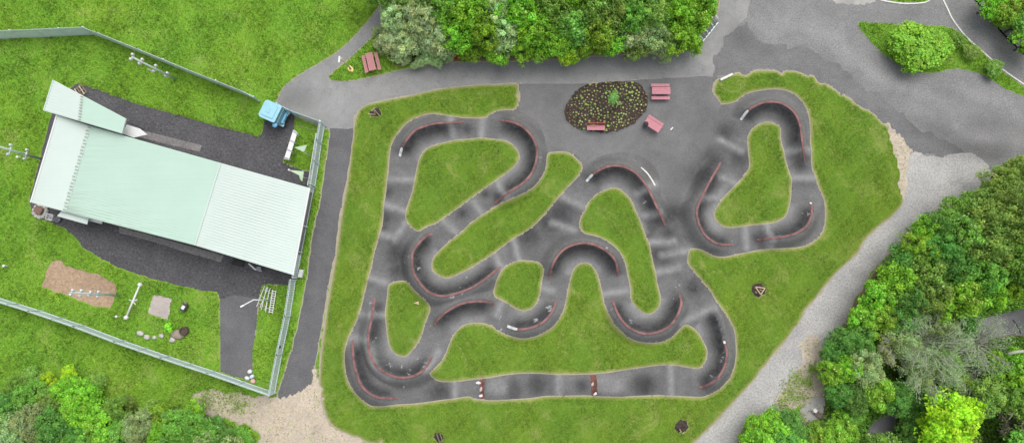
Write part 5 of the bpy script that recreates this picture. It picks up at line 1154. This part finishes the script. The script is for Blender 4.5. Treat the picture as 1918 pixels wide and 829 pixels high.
# --- undergrowth: low leaves covering the wood floor, grass clumps (nobody could count these)
def scatter(labels, n, seed, inset=None):
    cells = np.where(np.isin(lab, [LI[l] for l in labels]))[0]; g_ = np.random.default_rng(seed); k_ = g_.choice(cells, n)
    p = Cc[k_]+g_.uniform(-G/2, G/2, (n, 2)); i = np.clip(((p[:, 0]-X0)/G).round().astype(int), 0, nx-1); j = np.clip(((p[:, 1]-Y0)/G).round().astype(int), 0, ny-1); vi = j*nx+i
    return p, z[vi], ed[vi], g_
def inview(p, m=3): return (p[:, 0] > -50-m) & (p[:, 0] < 50+m) & (p[:, 1] > -15-m) & (p[:, 1] < 30+m)
p, zz, e_, g_ = scatter(['woodfloor'], 230000, 1); kk = inview(p, 6) & (e_ > .55); p, zz = p[kk], zz[kk]; n = len(p)
hm = .2+1.0*np.clip(fbm(p[:, 0], p[:, 1], .9, 8)*.4+.4, 0, 1)
c = np.column_stack([p, zz+hm*g_.uniform(.2, 1, n)]); n_ = g_.normal(size=(n, 3))*.55+np.array([0, 0, 1])
tone_ = np.clip(1+.35*fbm(p[:, 0], p[:, 1], .5, 21), .4, 1.7)[:, None]*g_.uniform(.6, 1.4, (n, 1))
ug = bpy.data.objects.new('undergrowth', leaf_mesh('undergrowth', c, n_, .2, tone_*np.array([[1, 1, .9]]), LM['mid'], .6, .3, 2)); COL.objects.link(ug); ug['kind'] = 'stuff'
wp = np.concatenate([g_.normal(size=(260, 2))*s+np.array(P(x, y).xy) for x, y, s in ((1490, 708, .45), (1478, 735, .5), (1500, 742, .55), (1512, 715, .3), (1465, 757, .4), (1496, 783, .35), (1522, 690, .3), (430, 745, .6), (400, 752, .7), (450, 760, .5), (385, 745, .5), (1535, 800, .35))])
wd = bpy.data.objects.new('weeds', leaf_mesh('weeds', np.column_stack([wp, g_.uniform(.02, .22, len(wp))]), g_.normal(size=(len(wp), 3))*.4+np.array([0, 0, 1]), .14, g_.uniform(.6, 1.4, (len(wp), 1))*np.ones((1, 3)), LM['olive'], .5, .3, 3)); COL.objects.link(wd); wd['kind'] = 'stuff'
def grass(labels, n, seed, hgt, wid, colr, mat, name, patchy=0.0, emin=.0):
    p, zz, e_, g_ = scatter(labels, n, seed); kk = inview(p, 2) & (e_ > emin); p, zz = p[kk], zz[kk]; n = len(p)
    f = fbm(p[:, 0], p[:, 1], .8, seed+5); hh_ = hgt*g_.uniform(.5, 1.3, n)*np.clip(1+.4*f, .5, 1.8)
    a = g_.uniform(0, 6.28, n); lean = g_.uniform(.3, 1.1, n)
    tip = np.column_stack([p[:, 0]+np.cos(a)*hh_*lean, p[:, 1]+np.sin(a)*hh_*lean, zz+hh_])
    bx, by = -np.sin(a)*wid/2, np.cos(a)*wid/2; b1 = np.column_stack([p[:, 0]+bx, p[:, 1]+by, zz-.01]); b2 = np.column_stack([p[:, 0]-bx, p[:, 1]-by, zz-.01])
    co = np.stack([b1, b2, tip], 1).reshape(-1, 3)
    me = bpy.data.meshes.new(name); me.vertices.add(n*3); me.vertices.foreach_set('co', co.ravel().astype(np.float32)); me.loops.add(n*3); me.loops.foreach_set('vertex_index', np.arange(n*3, dtype=np.int32))
    me.polygons.add(n); me.polygons.foreach_set('loop_start', np.arange(n, dtype=np.int32)*3); me.update(calc_edges=True)
    t2 = np.clip(1+.13*fbm(p[:, 0], p[:, 1], 1.7, seed+9)+.20*fbm(p[:, 0], p[:, 1], 4.5, seed+19), .45, 1.7)[:, None]*g_.uniform(.5, 1.6, (n, 1)); yl = np.clip(.5+.5*fbm(p[:, 0], p[:, 1], .35, seed+2), 0, 1)[:, None]
    cc = np.ones((n, 4)); cc[:, :3] = t2*(np.array([[.85, .95, 1]])*(1-yl)+np.array([[1.15, 1.05, 1]])*yl)
    at = me.attributes.new('leaf', 'FLOAT_COLOR', 'POINT'); at.data.foreach_set('color', np.repeat(cc, 3, 0).ravel().astype(np.float32)); me.materials.append(mat)
    o = bpy.data.objects.new(name, me); COL.objects.link(o); o['kind'] = 'stuff'
gm1 = leaf_mat('meadow_blades', (.22, .40, .045), trans=.3); gm2 = leaf_mat('lawn_blades', (.19, .285, .04), trans=.3)
grass(['meadow'], 420000, 31, .12, .075, None, gm1, 'meadow_grass', emin=.12)
grass(['lawn'], 330000, 37, .06, .055, None, gm2, 'lawn_grass', emin=.30)
grass(['sand'], 1800, 41, .12, .09, None, gm1, 'weed_tufts')
for o in COL.objects:
    if o.name.startswith(('meadow_grass', 'lawn_grass', 'weed_tufts')): o['kind'] = 'stuff'
